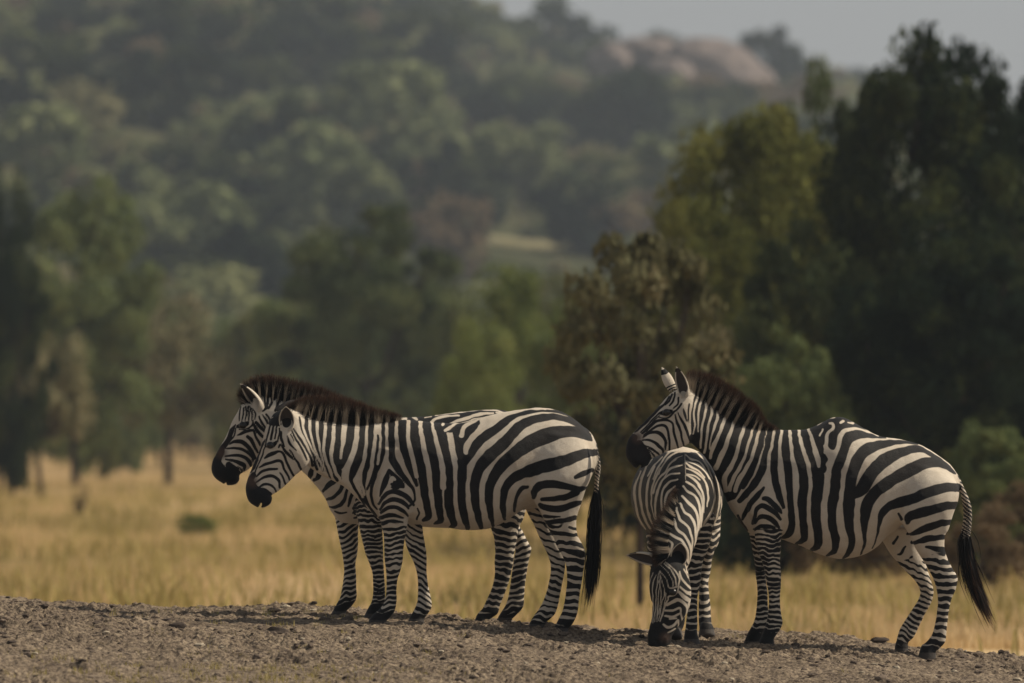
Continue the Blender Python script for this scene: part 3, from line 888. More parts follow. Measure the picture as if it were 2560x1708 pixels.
# ------------------------------------------------------------------ zebra behind it
za = Zebra(1100, 1570)
za.chain('trunk', [
 ('1', 520, 330, 690, 760, .065, 0), ('1', 620, 335, 830, 900, .07, 0), ('1', 760, 375, 960, 1040, .08, 0), ('1', 950, 430, 1090, 1170, .095, 0), ('1', 1150, 470, 1190, 1290, .11, 0),
 ('1', 1350, 500, 1250, 1390, .13, 0), ('1', 1550, 540, 1300, 1500, .16, 0), ('1', 1700, 560, 1400, 1590, .18, 0), ('p', 960, 1045, 925, 1312, .21, 0), ('p', 1032, 1043, 1000, 1315, .245, 0), ('p', 1085, 1038, 1060, 1317, .26, 0),
 ('p', 1125, 1034, 1100, 1320, .27, 0), ('p', 1181, 1027, 1165, 1320, .27, 0), ('p', 1223, 1024, 1212, 1310, .265, 0), ('p', 1260, 1026, 1245, 1290, .25, 0), ('p', 1300, 1045, 1280, 1270, .21, 0), ('p', 1332, 1085, 1310, 1230, .13, 0)], .03)
za.chain('head', [
 ('8', 170, 1258, 320, 1256, .032, 0), ('8', 75, 1190, 345, 1215, .050, 0), ('8', 36, 1110, 350, 1160, .055, 0), ('8', 48, 1010, 430, 1110, .053, 0), ('8', 105, 900, 500, 1060, .047, 0),
 ('8', 165, 800, 560, 1000, .050, 0), ('8', 225, 680, 640, 900, .065, 0), ('8', 270, 580, 700, 820, .078, 0), ('8', 320, 480, 720, 720, .082, 0), ('8', 370, 400, 720, 600, .075, 0), ('8', 470, 380, 720, 480, .06, 0)], .035)
za.chain('far fore', [
 ('3', 130, -10, 380, -20, .08, .12), ('3', 152, 70, 355, 80, .07, .13), ('3', 172, 150, 350, 160, .058, .13), ('3', 190, 240, 346, 240, .050, .13), ('3', 206, 330, 345, 330, .045, .13), ('3', 221, 410, 338, 410, .043, .13), ('3', 234, 490, 326, 490, .038, .13),
 ('3', 234, 570, 328, 570, .030, .13), ('3', 226, 660, 329, 660, .029, .13), ('3', 212, 730, 330, 740, .034, .13), ('3', 180, 790, 300, 800, .034, .13), ('3', 152, 840, 258, 840, .038, .13), ('3', 140, 858, 258, 862, .045, .13), ('3', 116, 905, 262, 908, .054, .13)], .022)
za.chain('near fore', [
 ('3', 320, -20, 560, -20, .08, -.12), ('3', 335, 80, 540, 80, .07, -.13), ('3', 356, 180, 534, 180, .06, -.13), ('3', 378, 280, 540, 280, .052, -.13), ('3', 402, 380, 540, 380, .045, -.13), ('3', 430, 460, 540, 460, .042, -.13), ('3', 456, 540, 545, 540, .034, -.13),
 ('3', 464, 620, 550, 620, .029, -.13), ('3', 464, 700, 552, 700, .029, -.13), ('3', 452, 760, 552, 760, .033, -.13), ('3', 425, 810, 520, 830, .034, -.13), ('3', 405, 850, 500, 860, .042, -.13), ('3', 376, 912, 508, 915, .052, -.13)], .022)
za.chain('near hind', [
 ('p', 1190, 1200, 1330, 1200, .10, -.12), ('3', 1330, 120, 1600, 110, .085, -.13), ('3', 1345, 200, 1560, 200, .07, -.13), ('3', 1372, 280, 1545, 290, .06, -.13), ('3', 1378, 380, 1525, 390, .05, -.13), ('3', 1372, 470, 1518, 470, .042, -.13), ('3', 1374, 560, 1500, 560, .034, -.13),
 ('3', 1355, 660, 1462, 670, .028, -.13), ('3', 1310, 760, 1418, 790, .031, -.13), ('3', 1285, 810, 1400, 850, .035, -.13), ('3', 1250, 850, 1345, 890, .037, -.13), ('3', 1235, 880, 1340, 915, .045, -.13), ('3', 1212, 970, 1348, 976, .054, -.13)], .022)
za.chain('far hind', [
 ('p', 1240, 1210, 1345, 1210, .09, .12), ('3', 1440, 150, 1560, 150, .07, .13), ('3', 1490, 230, 1590, 250, .05, .13), ('3', 1520, 310, 1630, 330, .045, .13), ('3', 1530, 380, 1652, 375, .042, .13), ('3', 1518, 450, 1636, 450, .038, .13), ('3', 1508, 540, 1620, 545, .031, .13),
 ('3', 1492, 640, 1606, 640, .028, .13), ('3', 1478, 730, 1600, 740, .03, .13), ('3', 1462, 790, 1592, 810, .035, .13), ('3', 1425, 850, 1530, 880, .036, .13), ('3', 1402, 890, 1505, 905, .044, .13), ('3', 1374, 952, 1510, 958, .053, .13)], .022)
za.cut('8', 188, 1272, 0, .006, .12, .018, -.35)
za.cut('8', 92, 1120, -.052, .013, .012, .020, .3)
za.K('8', (140, 1200, 60), (250, 1225, 50), (320, 1215, 30)); za.K('8', (150, 910, 36), (90, 1010, 60), (110, 1100, 76), (170, 1170, 86), (250, 1170, 80), (300, 1160, 60), (230, 1060, 36), (310, 1110, 30))
za.K('8', (200, 1000, 7), (280, 1010, 13), (340, 1030, 20), (400, 1060, 22), (395, 1110, 12)); za.K('8', (330, 1075, 5), (360, 1100, 8), (370, 1140, 6))
za.K('8', (195, 965, 8), (260, 955, 13), (340, 955, 14), (410, 980, 17), (460, 1030, 18), (470, 1070, 10))
za.K('8', (215, 880, 7), (270, 870, 11), (350, 880, 15), (430, 920, 15), (480, 970, 12), (490, 1020, 6))
za.K('8', (240, 830, 7), (300, 800, 16), (370, 805, 22), (430, 850, 22), (480, 910, 20), (510, 980, 18))
za.K('8', (440, 745, 16), (480, 790, 20), (520, 870, 14), (550, 930, 8)); za.K('8', (320, 740, 5), (380, 710, 12), (440, 690, 14), (500, 680, 12), (520, 740, 12), (560, 810, 12), (575, 850, 6))
za.K('8', (500, 610, 12), (540, 680, 16), (600, 750, 14)); za.K('8', (530, 590, 14), (580, 650, 16), (630, 700, 12)); za.K('8', (560, 530, 8), (600, 610, 10), (645, 680, 8)); za.K('8', (600, 510, 8), (640, 580, 10), (665, 640, 8)); za.K('8', (640, 500, 9), (670, 560, 9), (680, 620, 8))
za.K('8', (330, 640, 18), (380, 630, 26), (430, 605, 22)); za.K('8', (500, 575, 5), (480, 630, 8), (420, 668, 7), (345, 672, 5))
for a in ((345, 580, 345, 500, 360, 420), (375, 590, 385, 520, 395, 430), (410, 580, 425, 500, 415, 420), (450, 590, 455, 520, 440, 420), (490, 580, 485, 500, 460, 420), (520, 560, 520, 500, 490, 440)):
    za.K('8', (a[0], a[1], 5), (a[2], a[3], 7.5), (a[4], a[5], 7))
for a in (0, 18, 36, 54, 74): za.K('8', (300 - a * .8, 620 + a * .6, 5), (270 - a * .8, 720 + a * .6, 6.5), (220 - a, 820 + a * .4, 6.5), (170 - a * .8, 900, 5))
za.K('8', (305, 660, 6), (290, 740, 7), (240, 800, 7), (195, 880, 6))
za.K('8', (580, 270, 8), (615, 330, 9), (625, 440, 9), (600, 470, 8)); za.K('8', (640, 290, 10), (655, 350, 12), (640, 440, 12)); za.K('8', (700, 310, 12), (700, 370, 12), (670, 440, 12)); za.K('8', (770, 290, 14), (765, 380, 14), (735, 470, 12)); za.K('8', (835, 300, 14), (835, 380, 14), (810, 440, 12)); za.K('8', (900, 300, 14), (900, 400, 14))
za.PK('1', (800, 380), (1000, 440), (1900, 560), (1900, 700), (1100, 700), (900, 600))
# chest and lower neck
za.K('1', (1110, 1060, 16), (1085, 1110, 24), (1075, 1150, 16)); za.K('1', (1190, 1090, 16), (1160, 1140, 26), (1120, 1180, 14)); za.W('1', (1150, 1080, 8), (1120, 1150, 8))
za.K('1', (1330, 1170, 26), (1260, 1230, 22), (1205, 1285, 12)); za.K('1', (1410, 1210, 20), (1370, 1290, 17), (1300, 1350, 14), (1230, 1370, 8)); za.K('1', (1450, 1270, 12), (1410, 1380, 17), (1350, 1435, 15), (1270, 1440, 8))
za.K('1', (1510, 1290, 12), (1480, 1360, 14), (1460, 1430, 8)); za.K('1', (1590, 1350, 10), (1540, 1400, 12), (1510, 1450, 12)); za.K('1', (1650, 1400, 8), (1580, 1430, 12), (1530, 1470, 12), (1500, 1500, 6)); za.K('1', (1680, 1450, 8), (1600, 1480, 11), (1520, 1510, 8)); za.K('1', (1700, 1500, 8), (1600, 1530, 11), (1510, 1545, 6)); za.K('1', (1320, 1480, 6), (1380, 1500, 8), (1440, 1490, 5))
za.PK('2', (420, 250), (1400, 230), (1400, 480), (420, 480))
for s_ in (((470, 330, 12), (510, 350, 10)), ((575, 337, 6), (635, 325, 6)), ((635, 380, 13), (680, 342, 11), (780, 322, 9), (885, 318, 6)), ((800, 392, 9), (900, 355, 14), (1000, 325, 14), (1100, 300, 14), (1185, 296, 9)),
           ((890, 390, 6), (1000, 357, 6), (1100, 335, 5), (1250, 300, 4)), ((670, 315, 5), (900, 286, 6), (1060, 267, 5), (1200, 272, 6), (1280, 292, 6)), ((1212, 291, 6), (1250, 296, 6))):
    za.W('2', *s_)
ra = zebra_root('zebra half hidden behind the nearer left one, its head furthest left, tall mane')
ha = za.m('8', 590, 420)
body_a, Va, fa = finish_zebra(za, ra, {
 'near fore': dict(period=.026, cut=1262, hoofrow=1555, all=True, bias=.25), 'far fore': dict(period=.033, cut=1300, hoofrow=1551, bias=.0, all=True, tilt=-.5),
 'near hind': dict(period=.040, hoofrow=1574, all=True, tilt=.2, bias=.15), 'far hind': dict(period=.036, hoofrow=1568, all=True, bias=.15, tilt=-.3)}, 1300,
 ears=[dict(base=(ha[0] - .01, -.055, ha[1] - .02), tip=(za.m('8', 358, 172)[0], -.11, za.m('8', 358, 172)[1]), width=.050, opening=(-.9, -.75, -.45), pattern='pale', curl=1.7),
       dict(base=(za.m('8', 410, 400)[0], .05, za.m('8', 410, 400)[1]), tip=(za.m('8', 318, 300)[0], .10, za.m('8', 318, 300)[1]), width=.03, opening=(-1, -.3, -.3), pattern='none')],
 eyes=[(za.m('8', 385, 625)[0], -.07, za.m('8', 385, 625)[1], .021)], muzzle=[(za.m('8', 150, 930), .035)])
mane(za, ra, '8', [(395, 400, 60, -.9, -.5), (420, 385, 150, -.75, -.7), (470, 330, 200, -.5, -1), (540, 300, 235, -.2, -1), (640, 300, 245, .02, -1), (760, 330, 250, .15, -1), (900, 370, 255, .22, -1), (1050, 405, 265, .25, -1), (1200, 440, 250, .25, -1), (1400, 480, 200, .2, -1), (1700, 560, 150, .1, -1), (1760, 590, 80, .1, -1), (1900, 610, 60, .1, -1), (2100, 600, 30, .2, -1)], 11000, proc=.036)
place(ra, za, 40.78)

# ------------------------------------------------------------------ zebra on the right (side view, head up over its neighbour)
zd = Zebra(2080, 1640)
zd.chain('trunk', [
 ('4', 880, 450, 935, 1060, .070, -0.17), ('4', 1000, 480, 1000, 1150, .080, -0.15), ('4', 1120, 560, 1080, 1230, .088, -0.12), ('4', 1250, 645, 1160, 1320, .096, -0.09), ('4', 1400, 765, 1230, 1420, .105, -0.06),
 ('4', 1560, 840, 1310, 1590, .12, -0.03), ('4', 1740, 915, 1390, 1770, .145, -0.01), ('4', 1890, 955, 1480, 1960, .17, 0), ('p', 1941, 1076, 1880, 1338, .20, 0), ('p', 1983, 1075, 1950, 1348, .235, 0),
 ('p', 2018, 1073, 2000, 1364, .255, 0), ('p', 2050, 1060, 2050, 1386, .265, 0), ('p', 2082, 1045, 2095, 1397, .275, 0), ('p', 2110, 1045, 2120, 1396, .28, 0), ('p', 2145, 1063, 2150, 1390, .28, 0), ('p', 2196, 1089, 2187, 1371, .28, 0),
 ('p', 2255, 1099, 2218, 1338, .255, 0), ('p', 2306, 1114, 2255, 1310, .235, 0), ('p', 2345, 1138, 2292, 1305, .205, 0), ('p', 2374, 1163, 2330, 1300, .195, 0), ('p', 2392, 1200, 2365, 1280, .13, 0)], .03)
zd.chain('head', [
 ('4', 250, 1395, 370, 1412, .032, -0.24), ('4', 170, 1290, 435, 1385, .050, -0.24), ('4', 155, 1190, 475, 1310, .054, -0.235), ('4', 190, 1070, 545, 1270, .050, -0.23), ('4', 275, 965, 640, 1230, .045, -0.225), ('4', 380, 860, 740, 1190, .048, -0.22),
 ('4', 490, 745, 860, 1155, .060, -0.21), ('4', 580, 650, 950, 1095, .075, -0.2), ('4', 660, 560, 970, 1010, .083, -0.195), ('4', 740, 490, 985, 900, .083, -0.19), ('4', 830, 450, 990, 760, .075, -0.18), ('4', 900, 440, 985, 620, .06, -0.17)], .035)
zd.chain('near fore', [
 ('6', 110, 600, 340, 610, .05, -.13), ('6', 80, 730, 360, 740, .07, -.145), ('6', 60, 850, 380, 850, .085, -.15), ('6', 70, 1000, 395, 1010, .09, -.155), ('7', 95, 50, 385, 60, .078, -.14), ('7', 112, 120, 366, 140, .066, -.14), ('7', 128, 220, 360, 230, .058, -.135), ('7', 150, 330, 358, 340, .052, -.13), ('7', 190, 440, 357, 440, .046, -.13),
 ('7', 218, 540, 363, 550, .044, -.13), ('7', 232, 640, 362, 650, .041, -.13), ('7', 248, 730, 353, 740, .032, -.13), ('7', 252, 830, 353, 830, .028, -.13), ('7', 244, 920, 364, 930, .031, -.13), ('7', 232, 985, 374, 1000, .035, -.13), ('7', 210, 1050, 345, 1070, .035, -.13),
 ('7', 185, 1110, 305, 1130, .038, -.13), ('7', 160, 1160, 300, 1165, .046, -.13), ('7', 118, 1252, 322, 1258, .056, -.13)], .022)
zd.chain('far fore', [
 ('7', 70, 60, 330, 60, .07, .12), ('7', 88, 180, 300, 180, .06, .13), ('7', 112, 320, 280, 320, .052, .13), ('7', 130, 430, 260, 430, .046, .13), ('7', 143, 540, 240, 540, .043, .13), ('7', 155, 640, 245, 640, .038, .13), ('7', 166, 740, 255, 740, .03, .13),
 ('7', 162, 840, 258, 840, .028, .13), ('7', 152, 930, 262, 940, .031, .13), ('7', 135, 1000, 262, 1010, .035, .13), ('7', 95, 1070, 215, 1090, .035, .13), ('7', 65, 1125, 200, 1135, .042, .13), ('7', 15, 1240, 185, 1246, .055, .13)], .022)
zd.chain('near hind', [
 ('6', 1480, 600, 1860, 680, .08, -.13), ('6', 1420, 740, 1955, 780, .12, -.14), ('6', 1400, 900, 1955, 900, .135, -.155), ('6', 1420, 1050, 1905, 1040, .125, -.16), ('6', 1490, 1170, 1870, 1160, .095, -.15), ('7', 1520, 200, 1840, 200, .078, -.15), ('7', 1560, 300, 1832, 300, .066, -.145),
 ('7', 1605, 380, 1848, 370, .056, -.14), ('7', 1650, 450, 1872, 440, .05, -.14), ('7', 1695, 530, 1908, 510, .045, -.14), ('7', 1735, 610, 1950, 590, .042, -.14), ('7', 1758, 690, 1938, 680, .038, -.14), ('7', 1772, 780, 1900, 780, .032, -.14),
 ('7', 1768, 880, 1873, 890, .028, -.14), ('7', 1752, 980, 1860, 990, .027, -.14), ('7', 1730, 1070, 1852, 1090, .032, -.14), ('7', 1700, 1130, 1840, 1170, .035, -.14), ('7', 1655, 1180, 1780, 1230, .036, -.14), ('7', 1620, 1210, 1755, 1255, .044, -.14), ('7', 1580, 1335, 1755, 1342, .055, -.14)], .022)
zd.chain('far hind', [
 ('6', 1300, 1180, 1650, 1180, .09, .12), ('7', 1290, 250, 1640, 230, .08, .13), ('7', 1360, 370, 1650, 350, .066, .14), ('7', 1440, 460, 1680, 440, .055, .14), ('7', 1530, 560, 1710, 540, .047, .14), ('7', 1600, 640, 1738, 620, .042, .14),
 ('7', 1640, 720, 1762, 720, .038, .14), ('7', 1620, 800, 1748, 810, .032, .14), ('7', 1565, 890, 1692, 910, .028, .14), ('7', 1510, 970, 1650, 1000, .028, .14), ('7', 1462, 1050, 1610, 1090, .033, .14), ('7', 1440, 1110, 1580, 1140, .035, .14), ('7', 1425, 1170, 1535, 1180, .036, .14),
 ('7', 1412, 1215, 1530, 1225, .043, .14), ('7', 1400, 1312, 1548, 1316, .052, .14)], .022)
zd.chain('dock', [
 ('6', 1880, 590, 1940, 760, .03, 0), ('6', 1935, 645, 1965, 760, .028, 0), ('6', 1990, 720, 1962, 750, .026, 0), ('6', 2030, 800, 1985, 820, .025, 0), ('6', 2068, 890, 2003, 900, .027, 0), ('6', 2096, 1000, 2018, 1000, .028, 0),
 ('6', 2096, 1120, 2010, 1120, .028, 0), ('6', 2080, 1220, 1995, 1215, .024, 0), ('6', 2050, 1300, 2015, 1300, .014, 0)], .018)
zd.cut('4', 322, 1412, -.24, .007, .12, .020, -.5)
zd.cut('4', 215, 1225, -.292, .013, .012, .020, .4)
# head
zd.K('4', (250, 1050, 46), (225, 1130, 66), (245, 1220, 92), (290, 1310, 90), (340, 1340, 76), (420, 1320, 60), (330, 1130, 40), (330, 1200, 80))
zd.K('4', (360, 1000, 6), (440, 930, 9), (530, 852, 13), (620, 835, 13), (690, 845, 11), (735, 890, 11), (750, 1000, 12), (778, 1100, 12), (795, 1180, 8))
zd.K('4', (375, 1015, 7), (460, 955, 10), (560, 902, 13), (640, 912, 15), (678, 980, 14), (690, 1080, 12), (692, 1200, 10))
zd.K('4', (365, 1045, 7), (440, 992, 12), (530, 982, 16), (600, 1020, 18), (640, 1100, 16), (640, 1190, 8)); zd.K('4', (360, 1078, 6), (440, 1075, 12), (520, 1115, 14), (600, 1185, 14), (620, 1240, 8))
zd.K('4', (380, 1140, 6), (470, 1182, 12), (540, 1232, 11), (575, 1265, 6)); zd.K('4', (430, 1190, 6), (500, 1260, 9), (520, 1290, 5))
zd.K('4', (755, 770, 7), (785, 870, 12), (830, 970, 12), (845, 1060, 10), (870, 1150, 8)); zd.K('4', (790, 740, 7), (850, 860, 13), (905, 970, 14), (940, 1080, 10)); zd.K('4', (860, 700, 7), (880, 780, 11), (905, 860, 5)); zd.K('4', (930, 640, 9), (922, 760, 10), (940, 900, 7))
zd.K('4', (585, 752, 16), (650, 742, 32), (710, 730, 20)); zd.K('4', (560, 800, 6), (640, 812, 8), (700, 790, 8), (750, 730, 8))
for a in ((760, 500, 735, 600, 690, 660), (800, 560, 790, 640, 740, 690), (835, 640, 790, 700, 760, 730), (725, 520, 690, 600, 640, 650), (690, 550, 640, 630, 590, 680)):
    zd.K('4', (a[0], a[1], 9), (a[2], a[3], 9), (a[4], a[5], 7))
for a in (0, 18, 36, 54): zd.K('4', (610 - a, 650 + a * .4, 6), (520 - a, 760 + a * .3, 7), (420 - a, 860 + a * .5, 7), (300 - a * .5, 970 + a * .2, 5))
zd.K('4', (580, 740, 7), (520, 800, 7), (430, 890, 7), (340, 985, 6)); zd.K('4', (570, 780, 5), (500, 850, 6), (420, 925, 6), (350, 1000, 5))
# neck: dark with pale stripes
zd.PK('4', (985, 380), (1100, 480), (1400, 700), (1700, 860), (1905, 900), (1905, 960), (1870, 1100), (1800, 1350), (1650, 1560), (1500, 1800), (1380, 1850), (1150, 1400), (930, 1120), (955, 950), (950, 800), (980, 600))
for s_ in (((985, 380, 9), (995, 500, 12), (968, 600, 12), (948, 700, 12), (944, 850, 10), (950, 1000, 8)), ((1025, 420, 12), (1045, 530, 13), (1005, 640, 12), (990, 760, 10), (1000, 900, 10), (985, 1000, 8)),
 ((1065, 480, 12), (1092, 570, 14), (1062, 660, 13), (1045, 780, 11), (1040, 900, 9), (1048, 980, 7)), ((1110, 500, 12), (1145, 640, 15), (1120, 780, 14), (1095, 880, 12), (1085, 1000, 13), (1072, 1170, 12)),
 ((1190, 560, 12), (1212, 720, 16), (1190, 830, 14), (1162, 920, 14), (1148, 1060, 14), (1125, 1240, 12)), ((1285, 620, 14), (1285, 780, 17), (1260, 880, 17), (1225, 970, 12), (1200, 1060, 10), (1178, 1190, 7)),
 ((1400, 700, 16), (1368, 840, 22), (1330, 940, 20), (1280, 1060, 22), (1220, 1180, 26), (1190, 1300, 16)), ((1510, 790, 14), (1460, 930, 20), (1415, 1050, 22), (1385, 1150, 28), (1320, 1300, 32), (1265, 1420, 30)),
 ((1640, 850, 14), (1590, 980, 22), (1555, 1080, 20), (1530, 1200, 22), (1490, 1310, 24), (1440, 1420, 28), (1370, 1540, 30), (1390, 1700, 26)), ((1740, 890, 10), (1700, 1010, 14), (1665, 1120, 15), (1620, 1270, 16), (1560, 1400, 20), (1480, 1550, 24), (1430, 1680, 26)),
 ((1820, 920, 12), (1770, 1050, 20), (1745, 1150, 20), (1700, 1290, 20), (1620, 1440, 24), (1550, 1560, 26), (1500, 1700, 24)), ((1895, 930, 14), (1865, 1080, 22), (1832, 1200, 18), (1805, 1330, 18), (1740, 1470, 18), (1660, 1600, 14)),
 ((1410, 1420, 8), (1390, 1480, 14))): zd.W('4', *s_)
DK = [((215, 270, 14), (176, 430, 15), (132, 560, 15), (82, 680, 15), (20, 790, 12)), ((275, 270, 22), (246, 400, 24), (216, 530, 24), (182, 640, 26), (122, 750, 26), (52, 840, 22), (-10, 910, 18)),
 ((345, 270, 20), (318, 400, 24), (302, 520, 27), (297, 640, 27), (312, 760, 25), (345, 880, 20), (382, 970, 11)), ((200, 790, 10), (150, 850, 16), (90, 930, 17), (40, 1020, 15), (20, 1080, 8)), ((-20, 1040, 8), (0, 1090, 9), (60, 1180, 7)),
 ((195, 885, 13), (235, 893, 18), (285, 935, 18), (340, 990, 15), (362, 1018, 7)), ((108, 1115, 9), (132, 1000, 14), (180, 950, 17), (240, 972, 18), (310, 1022, 16), (352, 1075, 10)),
 ((125, 1110, 8), (160, 1060, 13), (220, 1050, 16), (290, 1092, 17), (342, 1155, 10)), ((120, 1165, 8), (190, 1135, 14), (270, 1145, 15), (335, 1190, 7)),
 ((410, 270, 24), (402, 400, 29), (405, 500, 29), (420, 620, 27), (427, 760, 25), (442, 900, 23), (452, 1050, 23), (458, 1140, 24), (430, 1210, 24), (375, 1245, 9)),
 ((485, 270, 27), (495, 400, 31), (520, 520, 31), (555, 640, 32), (560, 780, 33), (546, 900, 32), (552, 1050, 27), (568, 1180, 26), (565, 1255, 24), (505, 1302, 9)),
 ((575, 270, 24), (590, 400, 36), (640, 520, 37), (680, 640, 42), (690, 750, 40), (672, 900, 37), (668, 1050, 34), (690, 1190, 30), (695, 1300, 28), (635, 1362, 10)),
 ((660, 230, 28), (690, 380, 28), (722, 520, 30), (730, 620, 30)),
 ((700, 240, 40), (760, 300, 60), (700, 400, 30), (740, 540, 26)), ((800, 220, 50), (880, 200, 50), (960, 200, 60), (830, 400, 40)), ((960, 205, 46), (1060, 240, 30), (1150, 290, 12)),
 ((1310, 340, 6), (1180, 325, 16), (1060, 312, 32), (970, 350, 34), (930, 430, 34), (890, 530, 34), (852, 640, 33), (842, 760, 35), (822, 900, 36), (812, 1020, 30), (822, 1150, 30), (852, 1270, 27), (842, 1360, 22), (785, 1405, 8)),
 ((1600, 398, 7), (1500, 382, 10), (1380, 385, 18), (1250, 405, 30), (1130, 445, 42), (1050, 530, 42), (1000, 640, 42), (975, 760, 38), (965, 900, 42), (962, 1020, 38), (972, 1150, 28), (997, 1280, 24), (972, 1375, 19), (930, 1430, 7)),
 ((1890, 605, 7), (1780, 530, 14), (1680, 472, 16), (1580, 442, 26), (1450, 472, 34), (1320, 522, 45), (1230, 592, 47), (1150, 682, 46), (1090, 782, 46), (1040, 835, 36), (1000, 850, 30)),
 ((1935, 662, 9), (1840, 592, 24), (1760, 562, 34), (1650, 572, 40), (1540, 622, 45), (1400, 692, 41), (1290, 762, 41), (1200, 832, 41), (1132, 930, 41), (1107, 1050, 35), (1105, 1170, 20), (1112, 1290, 10), (1080, 1400, 5)),
 ((1962, 792, 30), (1850, 790, 32), (1700, 820, 37), (1560, 880, 37), (1420, 922, 36), (1320, 962, 30), (1262, 1022, 24), (1242, 1100, 15), (1222, 1220, 7), (1190, 1340, 4)),
 ((1942, 948, 24), (1830, 955, 28), (1700, 990, 33), (1580, 1022, 35), (1505, 1055, 30), (1492, 1105, 12)), ((1445, 1075, 8), (1412, 1022, 7)), ((1895, 1100, 18), (1780, 1112, 26), (1660, 1152, 26), (1560, 1192, 18), (1515, 1212, 7)),
 ((1862, 1232, 15), (1760, 1242, 19), (1660, 1252, 22), (1560, 1290, 13)), ((1822, 1350, 19), (1740, 1340, 18), (1660, 1322, 9)), ((1560, 880, 6), (1500, 1000, 4))]
for s_ in DK[:-1]: zd.K('6', *s_)
for s_ in (((310, 262, 11), (280, 400, 13), (252, 520, 13), (240, 620, 13)), ((377, 262, 12), (352, 400, 14), (346, 520, 14), (344, 620, 15), (368, 720, 15)), ((447, 262, 13), (450, 400, 15), (465, 560, 17), (490, 700, 18)), ((527, 262, 12), (545, 400, 16), (588, 540, 19), (618, 680, 20))): zd.W('6', *s_)
for s_ in (((1430, 1240, 8), (1390, 1300, 10)), ((1500, 1330, 7), (1460, 1390, 9), (1430, 1400, 5)), ((1560, 1420, 7), (1500, 1470, 9), (1470, 1470, 5))): zd.K('6', *s_)
for s_ in (((612, 262, 8), (625, 300, 12), (650, 400, 20), (688, 530, 24), (695, 600, 14)), ((738, 262, 7), (712, 322, 9)), ((800, 212, 8), (832, 218, 12), (832, 258, 13), (785, 298, 13), (765, 375, 14), (756, 472, 12)),
           ((905, 205, 12), (925, 192, 12)), ((970, 205, 8), (1020, 212, 9)), ((1250, 322, 5), (1100, 270, 10), (1010, 262, 14), (930, 282, 18), (892, 330, 20), (868, 430, 20), (822, 520, 26), (785, 580, 26)), ((700, 225, 5), (790, 170, 5), (860, 158, 4))): zd.W('6', *s_)
rd = zebra_root('hump-backed zebra at right, side view, raised head held over the grazing one')
body_d, Vd, fd = finish_zebra(zd, rd, {
 'near fore': dict(period=.0285, cut=1322, hoofrow=1628, bias=.15), 'far fore': dict(period=.030, hoofrow=1626, bias=.3, all=True),
 'near hind': dict(period=.0440, cut=1384, hoofrow=1650, tilt=.1, bias=.05), 'far hind': dict(period=.034, cut=1400, hoofrow=1645, bias=-.1, tilt=.5)}, 1322,
 ears=[dict(base=(zd.m('4', 885, 545)[0], -.25, zd.m('4', 885, 545)[1]), tip=(zd.m('4', 775, 185)[0], -.29, zd.m('4', 775, 185)[1]), width=.038, opening=(-.55, -1, .1), pattern='pale'),
       dict(base=(zd.m('4', 740, 470)[0], -.12, zd.m('4', 740, 470)[1]), tip=(zd.m('4', 605, 190)[0], -.08, zd.m('4', 605, 190)[1]), width=.032, opening=(-.2, 1, -.1), pattern='white')],
 eyes=[(zd.m('4', 655, 742)[0], -.272, zd.m('4', 655, 742)[1], .021), (zd.m('4', 655, 742)[0], -.13, zd.m('4', 655, 742)[1], .021)], tail_ids=('dock',), muzzle=[(zd.m('4', 300, 1050), .035)])
mane(zd, rd, '4', [(900, 450, 230, .1, -1), (985, 480, 270, .18, -1), (1080, 545, 320, .3, -1), (1200, 630, 350, .42, -1), (1300, 700, 350, .5, -1), (1400, 770, 350, .52, -1), (1510, 835, 330, .52, -1), (1620, 885, 310, .5, -1), (1700, 915, 270, .45, -1), (1790, 950, 190, .35, -1), (1870, 965, 110, .3, -1), (1960, 975, 70, .3, -1), (2030, 968, 22, .4, -1)], 10500, depth=[-.18, -.165, -.145, -.12, -.10, -.08, -.06, -.04, -.025, -.01, 0, 0, 0])
tuft(zd, rd, '7', [(2040, 90, 0), (2032, 200, 0), (2035, 300, 0), (2055, 450, 0), (2095, 600, 0), (2140, 720, 0), (2185, 820, 0)], 2000, .019, .40, tipfac=1.05)
place(rd, zd, 40.0)

# ------------------------------------------------------------------ grazing zebra seen from the front
zc_ = Zebra(1700, 1612, h=.0070)
def depth_ring(z, name, rows, k=.03):
    """rows: centre x, centre y (photograph px), depth, half width, half height (m)"""
    P = np.array([(z.m('p', u, v)[0], d, z.m('p', u, v)[1], hx, hz) for u, v, d, hx, hz in rows])
    z.chains.append((name, 'rod', P, k, .006, np.array([1., 0, 0])))
depth_ring(zc_, 'trunk', [(1722, 1255, -.36, .09, .11), (1716, 1248, -.24, .15, .19), (1710, 1240, -.08, .19, .24), (1704, 1236, .12, .225, .270), (1700, 1238, .36, .262, .285), (1699, 1242, .62, .275, .285), (1700, 1240, .88, .262, .272), (1702, 1236, 1.08, .215, .235), (1704, 1232, 1.2, .12, .15)])
zc_.rod('neck', [('p', 1712, 1190, -.02, .10, .10), ('p', 1718, 1222, -.16, .115, .12), ('p', 1718, 1255, -.27, .115, .125), ('p', 1706, 1290, -.37, .115, .12), ('p', 1694, 1325, -.46, .113, .11), ('p', 1682, 1358, -.52, .112, .10), ('p', 1676, 1390, -.55, .105, .10), ('p', 1672, 1412, -.56, .09, .09)], .035)
zc_.rod('head', [('9', 570, 340, -.60, .085, .075), ('9', 555, 430, -.62, .108, .090), ('9', 560, 560, -.62, .116, .100), ('9', 575, 700, -.61, .120, .100), ('9', 585, 830, -.60, .112, .090), ('9', 550, 960, -.60, .098, .075), ('9', 500, 1090, -.61, .080, .062), ('9', 450, 1200, -.62, .072, .055), ('9', 432, 1300, -.62, .070, .056), ('9', 425, 1390, -.62, .058, .050), ('9', 440, 1450, -.615, .035, .035)], .03)
